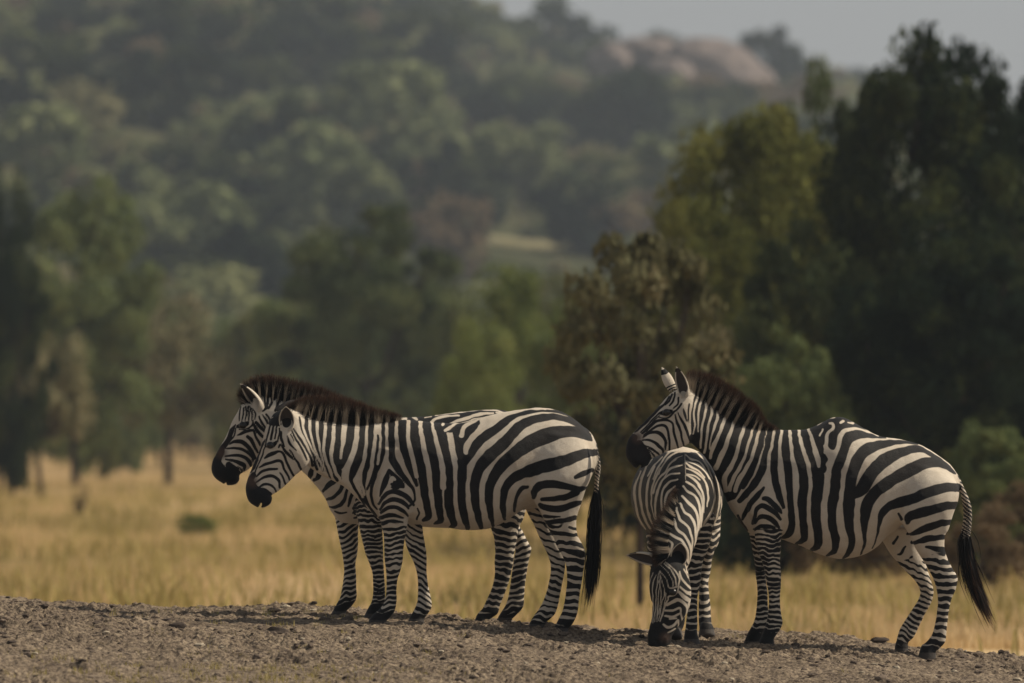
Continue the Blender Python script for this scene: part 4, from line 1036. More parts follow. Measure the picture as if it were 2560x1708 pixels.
zc_.rod('near fore', [('p', 1752, 1290, -.10, .085, .11), ('p', 1750, 1345, -.09, .062, .085), ('5', 678, 700, -.08, .050, .060), ('5', 650, 790, -.08, .042, .048), ('5', 643, 880, -.08, .041, .044), ('5', 640, 960, -.08, .039, .042), ('5', 630, 1060, -.08, .031, .034), ('5', 626, 1180, -.08, .0285, .032), ('5', 622, 1270, -.08, .033, .037), ('5', 616, 1330, -.09, .034, .038), ('5', 616, 1385, -.11, .040, .046), ('5', 620, 1400, -.11, .042, .055), ('5', 621, 1468, -.12, .053, .064)], .022)
zc_.rod('far fore', [('p', 1700, 1300, .06, .08, .11), ('p', 1700, 1360, .1, .06, .08), ('p', 1704, 1430, .14, .045, .05), ('p', 1706, 1480, .16, .038, .042), ('5', 546, 1200, .17, .030, .033), ('5', 525, 1290, .17, .034, .037), ('5', 505, 1330, .16, .034, .038), ('5', 495, 1352, .15, .042, .05), ('5', 490, 1392, .14, .050, .06)], .022)
zc_.rod('near hind', [('p', 1775, 1290, .85, .09, .16), ('p', 1785, 1345, .80, .062, .10), ('5', 782, 680, .76, .052, .07), ('5', 752, 780, .76, .048, .055), ('5', 745, 880, .78, .045, .05), ('5', 742, 980, .76, .034, .04), ('5', 748, 1080, .72, .031, .036), ('5', 750, 1180, .69, .035, .036), ('5', 755, 1270, .66, .038, .04), ('5', 758, 1330, .63, .038, .042), ('5', 762, 1350, .60, .044, .05), ('5', 764, 1412, .58, .052, .062)], .022)
zc_.rod('far hind', [('p', 1650, 1290, .90, .09, .16), ('p', 1648, 1345, .86, .06, .10), ('p', 1650, 1400, .84, .048, .055), ('p', 1652, 1450, .82, .038, .044), ('p', 1652, 1500, .80, .031, .036), ('p', 1652, 1545, .78, .034, .038), ('p', 1652, 1570, .74, .042, .05), ('p', 1652, 1596, .72, .052, .06)], .022)
P9 = zc_.PK
P9('5', (130, -60), (900, -60), (960, 600), (560, 820), (560, 900), (260, 780), (130, 600))
CW = [((570, 10, 4), (640, 28, 8), (720, 80, 8), (775, 170, 8), (800, 280, 9), (772, 400, 10), (720, 480, 9), (690, 560, 7)), ((572, 60, 5), (650, 98, 8), (718, 160, 8), (742, 250, 8), (735, 360, 5)), ((575, 112, 6), (635, 150, 8), (682, 215, 9), (706, 300, 8), (706, 405, 5)),
 ((572, 168, 8), (618, 195, 9), (668, 255, 9), (693, 330, 9), (690, 440, 8), (680, 520, 5)), ((545, 200, 8), (580, 238, 9), (635, 278, 9), (668, 350, 9), (675, 440, 8), (662, 540, 6)), ((535, 275, 8), (580, 325, 10), (630, 375, 10), (655, 450, 9), (655, 540, 8), (640, 610, 6)),
 ((518, 335, 8), (550, 398, 9), (600, 435, 10), (632, 510, 9), (640, 600, 8), (632, 690, 6)), ((490, 370, 8), (510, 450, 10), (556, 492, 10), (592, 545, 9), (612, 620, 8), (606, 700, 6)), ((468, 455, 8), (500, 540, 10), (552, 585, 10), (590, 650, 9), (600, 720, 8), (592, 800, 6)),
 ((430, 560, 7), (480, 592, 9), (530, 622, 9), (570, 690, 8), (582, 790, 5)), ((420, 610, 8), (450, 640, 9), (440, 700, 8)), ((380, 600, 8), (420, 680, 8), (400, 740, 8)),
 ((530, 40, 4), (465, 60, 7), (400, 105, 7), (345, 170, 6), (318, 260, 6)), ((520, 100, 5), (452, 112, 7), (395, 150, 7), (355, 230, 8), (338, 330, 8), (338, 420, 6), (355, 500, 5)), ((505, 148, 5), (440, 172, 7), (395, 230, 8), (378, 320, 8), (390, 430, 6), (415, 490, 5)), ((485, 200, 6), (430, 250, 8), (408, 330, 8), (418, 430, 5)),
 ((335, 50, 6), (285, 170, 8), (270, 320, 9), (295, 450, 8), (350, 560, 5)), ((275, 50, 6), (228, 190, 8), (230, 340, 9), (270, 480, 8), (330, 575, 5)), ((235, 90, 5), (188, 220, 7), (192, 350, 8), (225, 470, 7), (275, 555, 4)), ((375, 60, 5), (322, 180, 6), (305, 320, 6), (320, 420, 5), (360, 520, 4)),
 ((812, 130, 5), (845, 220, 8), (852, 350, 8), (828, 480, 8), (780, 570, 7)), ((866, 290, 4), (876, 380, 8), (855, 490, 7), (815, 570, 5)), ((805, 440, 9), (750, 520, 9), (705, 600, 7)), ((790, 525, 9), (740, 580, 9), (690, 640, 8))]
for s_ in CW: zc_.W('5', *s_)
for s_ in (((870, 1165, 5), (780, 1188, 8), (700, 1232, 8), (630, 1320, 8), (560, 1420, 8), (500, 1560, 6)), ((860, 1212, 5), (770, 1240, 8), (690, 1300, 8), (620, 1390, 8), (560, 1500, 6)), ((855, 1270, 5), (775, 1310, 8), (690, 1390, 8), (620, 1500, 7)), ((850, 1380, 6), (760, 1400, 8), (680, 1460, 8), (620, 1550, 6)),
           ((885, 1175, 7), (960, 1208, 10), (1050, 1240, 10), (1115, 1315, 12), (1175, 1420, 12), (1225, 1550, 9)), ((895, 1255, 7), (955, 1305, 10), (1055, 1340, 10), (1130, 1430, 11), (1180, 1550, 8)), ((890, 1350, 7), (940, 1400, 10), (1040, 1450, 10), (1120, 1530, 9)), ((905, 1490, 7), (990, 1508, 8), (1060, 1560, 8)),
           ((505, 1312, 7), (425, 1420, 8), (362, 1560, 8)), ((625, 1285, 5), (525, 1385, 7), (440, 1520, 7)), ((880, 1165, 3), (885, 1560, 4))): zc_.W('4', *s_)
# face
P9('9', (230, 280), (620, 280), (700, 400), (830, 480), (880, 560), (900, 900), (760, 1200), (600, 1480), (200, 1480))
for s_ in (((420, 450, 4), (402, 560, 5), (388, 700, 5), (382, 900, 6), (368, 1080, 5)), ((440, 470, 4), (432, 600, 5), (415, 750, 5), (408, 900, 6), (398, 1080, 5)), ((385, 470, 4), (345, 600, 5), (345, 750, 5), (352, 900, 6), (342, 1100, 5)), ((345, 450, 4), (305, 580, 5), (298, 670, 5), (322, 800, 5), (328, 960, 6), (322, 1090, 5)),
           ((430, 430, 5), (468, 580, 6), (498, 690, 6), (455, 850, 5), (430, 1000, 5), (422, 1070, 5)), ((410, 540, 4), (452, 690, 5), (438, 840, 5), (420, 980, 4)), ((435, 425, 5), (515, 530, 6), (545, 630, 7), (590, 645, 9), (645, 628, 11)), ((440, 350, 5), (535, 435, 6), (595, 550, 7), (602, 625, 7)), ((480, 330, 6), (575, 405, 7), (628, 500, 9), (640, 610, 9)),
           ((500, 310, 6), (600, 388, 7), (655, 450, 9), (690, 530, 11), (672, 600, 8), (662, 690, 8), (620, 738, 9), (545, 752, 10), (542, 800, 7)), ((530, 810, 9), (475, 950, 8), (440, 1080, 6)), ((515, 700, 5), (495, 850, 5), (452, 1000, 5)), ((690, 430, 9), (720, 520, 13), (785, 600, 12), (838, 655, 10)), ((740, 400, 9), (790, 480, 9), (820, 560, 7)),
           ((760, 340, 8), (808, 430, 8), (818, 500, 6)), ((692, 620, 11), (760, 690, 20), (860, 725, 30)), ((680, 690, 14), (760, 770, 26), (860, 830, 28)), ((530, 862, 15), (600, 822, 20), (670, 792, 20), (755, 850, 19), (790, 930, 14), (742, 1070, 10)), ((500, 930, 12), (600, 932, 14), (690, 900, 14), (712, 1000, 11), (738, 1080, 9)),
           ((500, 1000, 14), (600, 1012, 15), (680, 980, 14)), ((560, 1040, 14), (650, 1035, 10)), ((482, 1112, 14), (545, 1150, 19), (620, 1120, 16), (672, 1060, 12), (672, 1140, 9)), ((545, 1222, 9), (600, 1192, 11), (632, 1170, 9)), ((810, 850, 18), (825, 910, 10)), ((500, 280, 8), (560, 200, 12), (530, 100, 12)), ((780, 270, 12), (830, 350, 14))):
    zc_.W('9', *s_)
zc_.K('9', (690, 160, 80), (690, 260, 80))
zc_.K('9', (560, 700, 26), (620, 690, 26))
zc_.K('9', (700, 660, 6), (770, 730, 10), (830, 750, 6))
zc_.cut('9', 400, 1345, -.675, .012, .012, .018)
zc_.cut('9', 480, 1345, -.675, .012, .012, .018)
rc = zebra_root('grazing zebra seen head-on, muzzle down on the soil under another raised head')
eb = zc_.m('9', 430, 300); et = zc_.m('9', 5, 228); en = zc_.m('9', 690, 190); eb2 = zc_.m('9', 690, 350)
body_c, Vc, fc = finish_zebra(zc_, rc, {
 'near fore': dict(period=.036, hoofrow=1618, all=True, bias=.15), 'far fore': dict(period=.034, hoofrow=1594, all=True, bias=.3), 'near hind': dict(period=.042, hoofrow=1602, all=True, bias=.05), 'far hind': dict(period=.040, hoofrow=1598, all=True, bias=.1)}, 1335,
 ears=[dict(base=(eb[0], -.60, eb[1]), tip=(et[0], -.56, et[1]), width=.044, opening=(-.1, -.8, -.75), pattern='white', curl=1.9),
       dict(base=(zc_.m('9', 672, 345)[0], -.63, zc_.m('9', 672, 345)[1]), tip=(zc_.m('9', 700, 62)[0], -.70, zc_.m('9', 700, 62)[1]), width=.050, opening=(.1, -1, -.1), pattern='rim', curl=1.75)],
 eyes=[(zc_.m('9', 600, 695)[0], -.705, zc_.m('9', 600, 695)[1], .021)], muzzle=[(zc_.m('9', 500, 1280), .030)])
mane(zc_, rc, '5', [(550, 60, 10, -.2, -1), (548, 150, 30, -.4, -1), (520, 250, 60, -.7, -.9), (490, 340, 80, -.8, -.7), (455, 430, 95, -.9, -.6), (420, 500, 110, -1, -.45), (390, 570, 115, -1, -.35), (380, 640, 110, -1, -.1), (390, 700, 105, -1, .1), (375, 760, 80, -1, .3), (365, 790, 50, -.8, .8)], 8000,
     depth=[-.12, -.25, -.34, -.42, -.50, -.55, -.6, -.62, -.64, -.66, -.67], lat=.014)
place(rc, zc_, 40.0)
# ------------------------------------------------------------------ vegetation
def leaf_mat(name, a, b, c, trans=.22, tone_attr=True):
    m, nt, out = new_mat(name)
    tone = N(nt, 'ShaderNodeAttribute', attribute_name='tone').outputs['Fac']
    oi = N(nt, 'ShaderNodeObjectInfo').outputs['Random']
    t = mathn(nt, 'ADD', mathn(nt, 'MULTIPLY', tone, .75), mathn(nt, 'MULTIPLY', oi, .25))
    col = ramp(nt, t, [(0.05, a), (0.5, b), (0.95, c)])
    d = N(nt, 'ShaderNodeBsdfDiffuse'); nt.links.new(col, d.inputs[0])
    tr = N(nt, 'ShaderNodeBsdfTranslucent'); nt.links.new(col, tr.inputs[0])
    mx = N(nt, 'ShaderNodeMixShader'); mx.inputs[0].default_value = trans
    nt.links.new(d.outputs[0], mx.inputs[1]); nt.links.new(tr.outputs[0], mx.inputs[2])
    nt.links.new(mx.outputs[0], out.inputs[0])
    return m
m_green = leaf_mat('foliage_mid_green', (.085, .115, .052), (.155, .195, .085), (.28, .31, .13))
m_acacia = leaf_mat('foliage_pale_grey_green', (.12, .125, .075), (.22, .215, .125), (.36, .33, .21))
m_farg = leaf_mat('foliage_far_green', (.11, .14, .068), (.21, .24, .118), (.32, .335, .17))
m_faro = leaf_mat('foliage_far_olive', (.14, .135, .07), (.26, .245, .13), (.39, .355, .20))
m_mid = leaf_mat('foliage_deep_green', (.036, .050, .028), (.075, .100, .046), (.17, .19, .080))
m_olive = leaf_mat('foliage_yellow_green', (.060, .072, .026), (.13, .145, .045), (.24, .235, .075))
m_dark = leaf_mat('foliage_dark_green_shade', (.008, .015, .013), (.020, .033, .020), (.11, .13, .045))  # dark green with the crowns' deep shade put into the leaf colour
m_bright = leaf_mat('foliage_bright_green', (.09, .12, .038), (.16, .20, .065), (.26, .29, .11))
m_brown = leaf_mat('foliage_brown_seed_heads', (.06, .065, .035), (.18, .175, .10), (.48, .42, .29))
m_rust = leaf_mat('foliage_rusty_brown', (.10, .075, .045), (.16, .12, .075), (.25, .19, .12))
m_straw = leaf_mat('dry_grass_blades', (.42, .345, .19), (.63, .485, .275), (.80, .66, .46), .4)
m_pale = leaf_mat('pale_hill_grass', (.55, .51, .34), (.66, .62, .42), (.75, .71, .50), .3)
m_gtuft = leaf_mat('green_grass_blades', (.28, .24, .10), (.38, .32, .13), (.50, .41, .19), .3)
m_bark, nt, out = new_mat('bark')
n_ = noise_node(nt, 6, 4)
b = N(nt, 'ShaderNodeBsdfDiffuse')
nt.links.new(ramp(nt, n_.outputs[0], [(0.3, (.030, .023, .022)), (0.7, (.075, .060, .055))]), b.inputs[0])
nt.links.new(b.outputs[0], out.inputs[0])

def leaf_quads(P, size, r, up=.35):
    n = len(P)
    nrm = r.normal(size=(n, 3)); nrm[:, 2] += up
    nrm /= np.linalg.norm(nrm, axis=1)[:, None]
    a = np.cross(nrm, r.normal(size=(n, 3))); a /= np.linalg.norm(a, axis=1)[:, None] + 1e-9
    b = np.cross(nrm, a)
    s = (size * (.6 + .8 * r.random(n)))[:, None]
    V = np.stack([P - a * s, P + b * s * .55, P + a * s, P - b * s * .55], 1).reshape(-1, 3)
    return V, np.arange(4 * n).reshape(n, 4)

def crown_points(r, n, shape='broad', clusters=40, crad=.22):
    """unit crown: x, y in [-.5,.5], z in [0,1]"""
    C = []
    while len(C) < clusters:
        p = r.uniform(-1, 1, 3)
        d = np.linalg.norm(p)
        if shape == 'flat':
            if d > 1 or p[2] < -.35: continue
        elif d > 1 or d < r.random() * .75: continue
        C.append(p)
    C = np.array(C)
    if shape == 'flat': C[:, 2] = C[:, 2] * .55 + .35
    Z0, ZS = (.5, .5)
    rad = crad * (.55 + .9 * r.random(clusters))
    k = r.integers(0, clusters, n)
    d = r.normal(size=(n, 3)); d /= np.linalg.norm(d, axis=1)[:, None]
    d *= (r.random(n) ** .45)[:, None]
    P = C[k] + d * rad[k][:, None] * [1.25, 1.25, .85]
    tone = np.clip(.25 + .5 * r.random(clusters)[k] + .25 * (r.random(n) - .5), 0, 1)
    P = P * [.5, .5, ZS] * .92 + [0, 0, Z0]
    return P, tone, C * [.5, .5, ZS] * .92 + [0, 0, Z0]

def tube(path, radii, sides=7):
    path = np.array(path, float); n = len(path)
    T = np.gradient(path, axis=0); T /= np.linalg.norm(T, axis=1)[:, None] + 1e-9
    V = []
    for p, t, rr in zip(path, T, radii):
        a = np.cross(t, [0.3, 1, .1]); a /= np.linalg.norm(a); b_ = np.cross(t, a)
        for i in range(sides):
            th = 2 * math.pi * i / sides
            V.append(p + (a * math.cos(th) + b_ * math.sin(th)) * rr)
    q = [[i * sides + j, i * sides + (j + 1) % sides, (i + 1) * sides + (j + 1) % sides, (i + 1) * sides + j] for i in range(n - 1) for j in range(sides)]
    return np.array(V), np.array(q)

def trunk_mesh(r, C, trunk_h=.3, rad=.022, limbs=14, lean=.0):
    Vs, Qs, o = [], [], 0
    def add(path, radii):
        nonlocal o
        v, q = tube(path, radii); Vs.append(v); Qs.append(q + o); o += len(v)
    top = np.array([lean, 0, trunk_h])
    mid = top * [.5, 1, .5] + [r.normal(0, .012), r.normal(0, .012), 0]
    add([(0, 0, -.03), (0, 0, .02), mid, top, (lean * 1.1, 0, trunk_h + .22), (lean, 0, trunk_h + .45)], [rad * 1.5, rad * 1.15, rad, rad * .85, rad * .5, rad * .15])
    for i in range(min(limbs, len(C))):
        c = C[i]
        s0 = np.array([lean, 0, trunk_h + .20 * r.random() * (1 if i % 3 else 0)])
        m_ = (s0 + c) / 2 + r.normal(0, .03, 3) + [0, 0, -.02]
        add([s0, m_, c], [rad * .5, rad * .32, rad * .08])
        for k_ in range(2):
            e_ = c + r.normal(0, .07, 3)
            add([m_ * .5 + c * .5, (c + e_) / 2 + r.normal(0, .01, 3), e_], [rad * .2, rad * .12, rad * .04])
    return np.concatenate(Vs), np.concatenate(Qs)

TREE_KINDS = {}
def tree_kind(key, mat, seed, leaves, leaf, shape='broad', clusters=40, crad=.24, z0=.25, trunk_h=.3, rad=.02, limbs=14, lean=0.0):
    r = np.random.default_rng(seed)
    P, tone, C = crown_points(r, leaves, shape, clusters, crad)
    P[:, 2] = z0 + P[:, 2] * (1 - z0); C[:, 2] = z0 + C[:, 2] * (1 - z0)
    hi, lo = np.percentile(P[:, 2], 99.7), P[:, 2].min()
    P[:, 2] = z0 + (P[:, 2] - lo) * (1 - z0) / (hi - lo); C[:, 2] = z0 + (C[:, 2] - lo) * (1 - z0) / (hi - lo)
    V, Q = leaf_quads(P, np.full(len(P), leaf), r)
    cr = mesh_np('crown', V, Q, mat, None, False, {'tone': np.repeat(tone, 4)}, link=False)
    tv, tq = trunk_mesh(r, C, trunk_h, rad, limbs, lean)
    tk = mesh_np('trunk', tv, tq, m_bark, None, True, link=False)
    TREE_KINDS.setdefault(key, []).append((cr.data, tk.data))
    bpy.data.objects.remove(cr); bpy.data.objects.remove(tk)

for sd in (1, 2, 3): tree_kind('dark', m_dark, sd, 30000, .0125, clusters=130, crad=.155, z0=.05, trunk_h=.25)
for sd in (4, 5): tree_kind('olive', m_olive, sd, 24000, .014, clusters=110, crad=.165, z0=.08, trunk_h=.25)
for sd in (6, 7, 8): tree_kind('green', m_green, sd, 16000, .017, clusters=80, crad=.17, z0=.12, trunk_h=.28)
for sd in (41, 42, 43): tree_kind('mid', m_mid, sd, 20000, .015, clusters=110, crad=.15, z0=.04, trunk_h=.25)
for sd in (9, 10): tree_kind('bright', m_bright, sd, 10000, .018, clusters=40, crad=.24, z0=.08, trunk_h=.2)
tree_kind('brown', m_brown, 12, 8000, .022, clusters=70, crad=.15, z0=.28, trunk_h=.33, rad=.017, limbs=26)
tree_kind('acacia', m_acacia, 13, 5200, .022, 'flat', 46, .17, z0=.30, trunk_h=.34, rad=.027, limbs=30)
tree_kind('acacia', m_acacia, 14, 4200, .022, 'flat', 40, .16, z0=.32, trunk_h=.36, rad=.026, limbs=30, lean=-.05)
for sd in (15, 16): tree_kind('rust', m_rust, sd, 7000, .022, clusters=36, crad=.22, z0=0, trunk_h=.15)
# low-detail kinds for the far slope
for sd in (21, 22, 23, 24): tree_kind('far_dark', m_dark, sd, 1300, .062, clusters=16, crad=.32, z0=.02, trunk_h=.2, limbs=6)
for sd in (25, 26, 27): tree_kind('far_green', m_farg, sd, 1100, .068, clusters=16, crad=.32, z0=.02, trunk_h=.2, limbs=6)
for sd in (28, 29): tree_kind('far_olive', m_faro, sd, 1100, .068, clusters=16, crad=.32, z0=.02, trunk_h=.2, limbs=6)
for sd in (30,): tree_kind('far_rust', m_rust, sd, 1100, .062, clusters=14, crad=.3, z0=.02, trunk_h=.2, limbs=6)

def add_tree(key, x, y, z, H, W, label, group, name='tree', var=None, cat='tree', rot=None):
    vs = TREE_KINDS[key]
    cm, tm = vs[(var if var is not None else int(rng.integers(0, 99))) % len(vs)]
    e = bpy.data.objects.new(name, None); COL.objects.link(e)
    e.location = (x, y, z); e.scale = (W, W, H); e.rotation_euler = (0, 0, rng.random() * 6.28 if rot is None else rot)
    tag(e, label, cat, group)
    for nm, d in (('trunk', tm), ('crown', cm)):
        o = bpy.data.objects.new(nm, d); COL.objects.link(o); o.parent = e
    return e

def tree_px(key, u, top, D, wpx, label, group=None, **kw):
    x = (u - 1280) * D / F
    z = float(ground_z(np.array([x]), np.array([float(D)]))[0])
    H = CZ + (HROW - top) * D / F - z
    return add_tree(key, x, D, z - .05, H, wpx * D / F, label, group, **kw)

G1 = 'trees beyond the bank'
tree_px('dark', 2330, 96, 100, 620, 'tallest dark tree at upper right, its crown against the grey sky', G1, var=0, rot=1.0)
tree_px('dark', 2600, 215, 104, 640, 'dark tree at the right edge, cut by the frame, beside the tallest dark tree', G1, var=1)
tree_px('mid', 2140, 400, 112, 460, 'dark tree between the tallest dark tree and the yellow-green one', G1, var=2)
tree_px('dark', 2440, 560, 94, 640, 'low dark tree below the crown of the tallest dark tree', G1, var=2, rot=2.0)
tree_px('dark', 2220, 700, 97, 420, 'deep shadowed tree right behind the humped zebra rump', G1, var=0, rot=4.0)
tree_px('mid', 2050, 190, 125, 400, 'thin grey-green tree whose top meets the sky left of the tallest dark tree', G1, var=1)
tree_px('olive', 1880, 285, 106, 600, 'tall yellow-green tree with sunlit crown, right of centre', G1, var=0)
tree_px('olive', 1770, 500, 102, 430, 'narrow yellow-green tree at the left flank of the tall yellow-green one', G1, var=1)
tree_px('mid', 2030, 560, 99, 480, 'rounded green tree in front of the shadowed ones at right', G1, var=0, rot=3.0)
tree_px('green', 1960, 820, 93, 340, 'grey-green bushy tree above the back of the raised-head zebra', G1, var=1)
tree_px('brown', 1600, 585, 70, 520, 'small brown seed-headed tree with thin bare trunk left of the grazing zebra', G1, rot=.6)
tree_px('mid', 925, 525, 205, 540, 'large round dark green tree rising above the two left zebras', G1, var=0, rot=.5)
tree_px('green', 790, 680, 215, 340, 'mid-green tree at the left foot of the large round one', G1, var=1)
tree_px('mid', 1060, 660, 225, 330, 'green tree at the right shoulder of the large round one', G1, var=2)
tree_px('bright', 1300, 670, 150, 330, 'bright green leafy tree in the middle beyond the pair of zebras', G1, var=0)
tree_px('bright', 1190, 800, 140, 240, 'low bright green bush between the large round tree and the brown one', G1, var=1)
tree_px('green', 1440, 760, 120, 260, 'dull green bush just behind the brown seed-headed tree', G1, var=1)
tree_px('green', 190, 470, 205, 460, 'tall mid-green tree at left with loose sunlit crown', G1, var=2)
tree_px('dark', 0, 440, 180, 220, 'dark tree cut by the left edge of the photo', G1, var=2)
tree_px('dark', 30, 640, 170, 230, 'lower dark tree at the left edge, under the tall one', G1, var=0)
tree_px('acacia', 420, 735, 215, 360, 'thin acacia with dark straight trunk standing in the dry grass', G1, var=0, rot=0)
tree_px('acacia', 106, 790, 174, 260, 'sparse small acacia with crooked trunk near the left edge', G1, var=1, rot=0)
tree_px('bright', 195, 960, 235, 190, 'small bright green bush beside the crooked acacia', G1, var=1)
G2 = 'low bushes at the far edge of the dry grass'
n_hedge = 0
for i in range(34):
    u = 250 + i * 42 + rng.uniform(-15, 15)
    D = rng.uniform(300, 348)
    key = ['green', 'dark', 'green', 'olive', 'rust', 'acacia'][int(rng.integers(0, 6))]
    if u < 700 and key == 'dark': key = 'olive'
    w = {'green': 'mid-green', 'dark': 'dark green', 'olive': 'yellow-green', 'rust': 'brownish', 'acacia': 'thin grey-green'}[key]
    tree_px(key, u, rng.uniform(830, 960), D, rng.uniform(110, 200), f'{w} bush in the blurred thicket at the far edge of the grass', G2, name='bush', cat='bush')
G3 = 'shaded bushes under the tall trees at right'
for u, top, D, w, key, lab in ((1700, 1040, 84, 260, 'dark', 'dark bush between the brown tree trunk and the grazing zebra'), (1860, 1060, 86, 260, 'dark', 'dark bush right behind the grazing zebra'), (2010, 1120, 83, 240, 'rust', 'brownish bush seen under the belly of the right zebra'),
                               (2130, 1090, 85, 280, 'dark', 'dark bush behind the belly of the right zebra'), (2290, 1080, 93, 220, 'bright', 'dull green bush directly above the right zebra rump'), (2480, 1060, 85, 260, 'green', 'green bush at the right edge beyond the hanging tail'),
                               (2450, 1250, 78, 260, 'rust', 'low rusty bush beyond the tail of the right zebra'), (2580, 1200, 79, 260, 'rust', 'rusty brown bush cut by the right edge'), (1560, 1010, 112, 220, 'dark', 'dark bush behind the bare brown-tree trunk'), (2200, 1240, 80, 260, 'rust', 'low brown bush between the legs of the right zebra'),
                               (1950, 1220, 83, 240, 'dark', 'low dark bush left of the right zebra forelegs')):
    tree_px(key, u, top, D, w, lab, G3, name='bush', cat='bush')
tree_px('bright', 491, 1280, 117, 125, 'small green bush alone in the dry grass at left', None, name='bush', cat='bush', var=0)
tree_px('dark', 1050, 1420, 104, 60, 'tiny dark bush in the grass seen between the zebra legs', None, name='bush', cat='bush', var=0)
# leafless shrub
r_ = np.random.default_rng(5)
Vs, Qs, o_ = [], [], 0
for i in range(16):
    a = r_.uniform(0, 6.28); l = r_.uniform(.4, .9)
    p1 = np.array([math.cos(a) * .12, math.sin(a) * .12, l * .5]); p2 = np.array([math.cos(a) * .4 * r_.random() + .1, math.sin(a) * .3, l])
    v, q = tube([(0, 0, 0), p1, p2], [.018, .011, .004], 5); Vs.append(v); Qs.append(q + o_); o_ += len(v)
x_ = (200 - 1280) * 136 / F
shrub = mesh_np('dead_shrub', np.concatenate(Vs), np.concatenate(Qs), m_bark)
shrub.location = (x_, 136, float(ground_z(np.array([x_]), np.array([136.]))[0]))
tag(shrub, 'leafless twiggy grey shrub in the dry grass at left', 'shrub')

for i in range(30):
    u = 330 + i * 42 + rng.uniform(-20, 20)
    D = rng.uniform(250, 340)
    key = ['green', 'green', 'olive', 'dark', 'green'][int(rng.integers(0, 5))]
    if u < 800 and key == 'dark': key = 'green'
    w = {'green': 'mid-green', 'dark': 'dark green', 'olive': 'yellow-green'}[key]
    tree_px(key, u, rng.uniform(690, 860), D, rng.uniform(170, 280), f'{w} tree rising out of the blurred thicket at the foot of the hill', 'trees of the thicket at the foot of the hill')
for i in range(9):
    tree_px(['green', 'acacia', 'olive'][i % 3], [40, 150, 260, 330, 480, 560, 300, 60, 610][i], rng.uniform(1010, 1075), rng.uniform(225, 290), rng.uniform(70, 130), 'small low bush on the irregular far edge of the grass at left', 'small bushes dotting the far grass at left', name='bush', cat='bush')

# dry grass on the plain
def blades(name, n, xy, hgt, wid, mat, seed, spread=.18, per=10, zf=None):
    r = np.random.default_rng(seed)
    cx, cy = xy(r, n)
    x = np.repeat(cx, per) + r.normal(0, spread, n * per); y = np.repeat(cy, per) + r.normal(0, spread, n * per)
    z = (zf or ground_z)(x, y) - .01
    h = np.repeat(hgt(r, cx, cy), per) * (.6 + .7 * r.random(n * per))
    lean = r.normal(0, .22, (n * per, 2)) * h[:, None]
    a = r.random(n * per) * math.pi; w = wid * (.6 + .8 * r.random(n * per))
    dx, dy = np.cos(a) * w / 2, np.sin(a) * w / 2
    B0 = np.stack([x - dx, y - dy, z], 1); B1 = np.stack([x + dx, y + dy, z], 1)
    M0 = np.stack([x - dx * .8 + lean[:, 0] * .35, y - dy * .8 + lean[:, 1] * .35, z + h * .6], 1); M1 = np.stack([x + dx * .8 + lean[:, 0] * .35, y + dy * .8 + lean[:, 1] * .35, z + h * .6], 1)
    T = np.stack([x + lean[:, 0], y + lean[:, 1], z + h], 1)
    V = np.stack([B0, B1, M1, M0, T], 1).reshape(-1, 3)
    b5 = np.arange(n * per) * 5
    Q = np.stack([b5, b5 + 1, b5 + 2, b5 + 3], -1); T3 = np.stack([b5 + 3, b5 + 2, b5 + 4], -1)
    tone = np.clip(np.repeat(.5 + .38 * fbm(cx / 2.5, cy / 12, 0, seed, 3) + .3 * vnoise(cx / 7, cy / 25, 0, seed + 1), per) + r.normal(0, .06, n * per), 0, 1)
    return mesh_np(name, V, [Q, T3], mat, None, False, {'tone': np.repeat(tone, 5)})
def wedge(y0, y1, pw=1.0):
    def f(r, n):
        y = y0 + (y1 - y0) * r.random(n) ** pw
        return r.uniform(-1, 1, n) * (1400 * y / F + 1.5), y
    return f
g1 = blades('dry_grass', 60000, wedge(60, 340, 1.6), lambda r, x, y: .16 + .07 * np.clip(fbm(x / 4, y / 8, 0, 3, 2), -1, 1.2), .012, m_straw, 61, .34, 13)
tag(g1, 'tall golden dry grass covering the plain', kind='stuff')
def flank(r, n):
    y = 60 + 280 * r.random(n) ** 1.4
    return np.where(r.random(n) < .5, -1, 1) * r.uniform(1380, 5000, n) * y / F, y
g1b = blades('dry_grass', 26000, flank, lambda r, x, y: .2 + 0 * x, .03, m_straw, 71, .5, 8)
tag(g1b, 'dry golden grass continuing over the plain to both sides', kind='stuff')
g2 = blades('green_grass', 1500, wedge(58, 200), lambda r, x, y: .35 + 0 * x, .03, m_gtuft, 62, .25, 14)
tag(g2, 'scattered green tufts among the dry grass', kind='stuff')

# ------------------------------------------------------------------ wooded hill
SKY_U = np.array([-400, 0, 700, 1150, 1340, 1480, 1600, 1720, 1820, 1900, 2000, 2100, 2300, 2560, 3000])
SKY_V = np.array([-420, -380, -225, 20, 108, 128, 150, 162, 168, 175, 185, 210, 250, 330, 450])
YR = 950.0
def hill_z(x, y):
    u = 1280 + x * F / YR
    R = (HROW - np.interp(u, SKY_U, SKY_V)) * YR / F + 2
    t = np.clip((y - 350) / (YR - 350), 0, 1.35)
    s = np.where(t < 1, t ** 1.12, 1 - (t - 1) ** 2 * 3)
    bumps = fbm(x / 45, y / 60, 0, 71, 3) * 2.2 * np.clip(t * 4, 0, 1)
    return 1.6 + (R - 1.6) * s + bumps - 6.5 * sstep(.75, 1, t) * 0
hx = np.linspace(-260, 260, 131); hy = np.linspace(345, 1150, 162)
HX, HY = np.meshgrid(hx, hy)
HZ = hill_z(HX, HY)
HZ[0] -= 3
idx = np.arange(HX.size).reshape(HX.shape)
hq = np.stack([idx[:-1, :-1], idx[:-1, 1:], idx[1:, 1:], idx[1:, :-1]], -1).reshape(-1, 4)
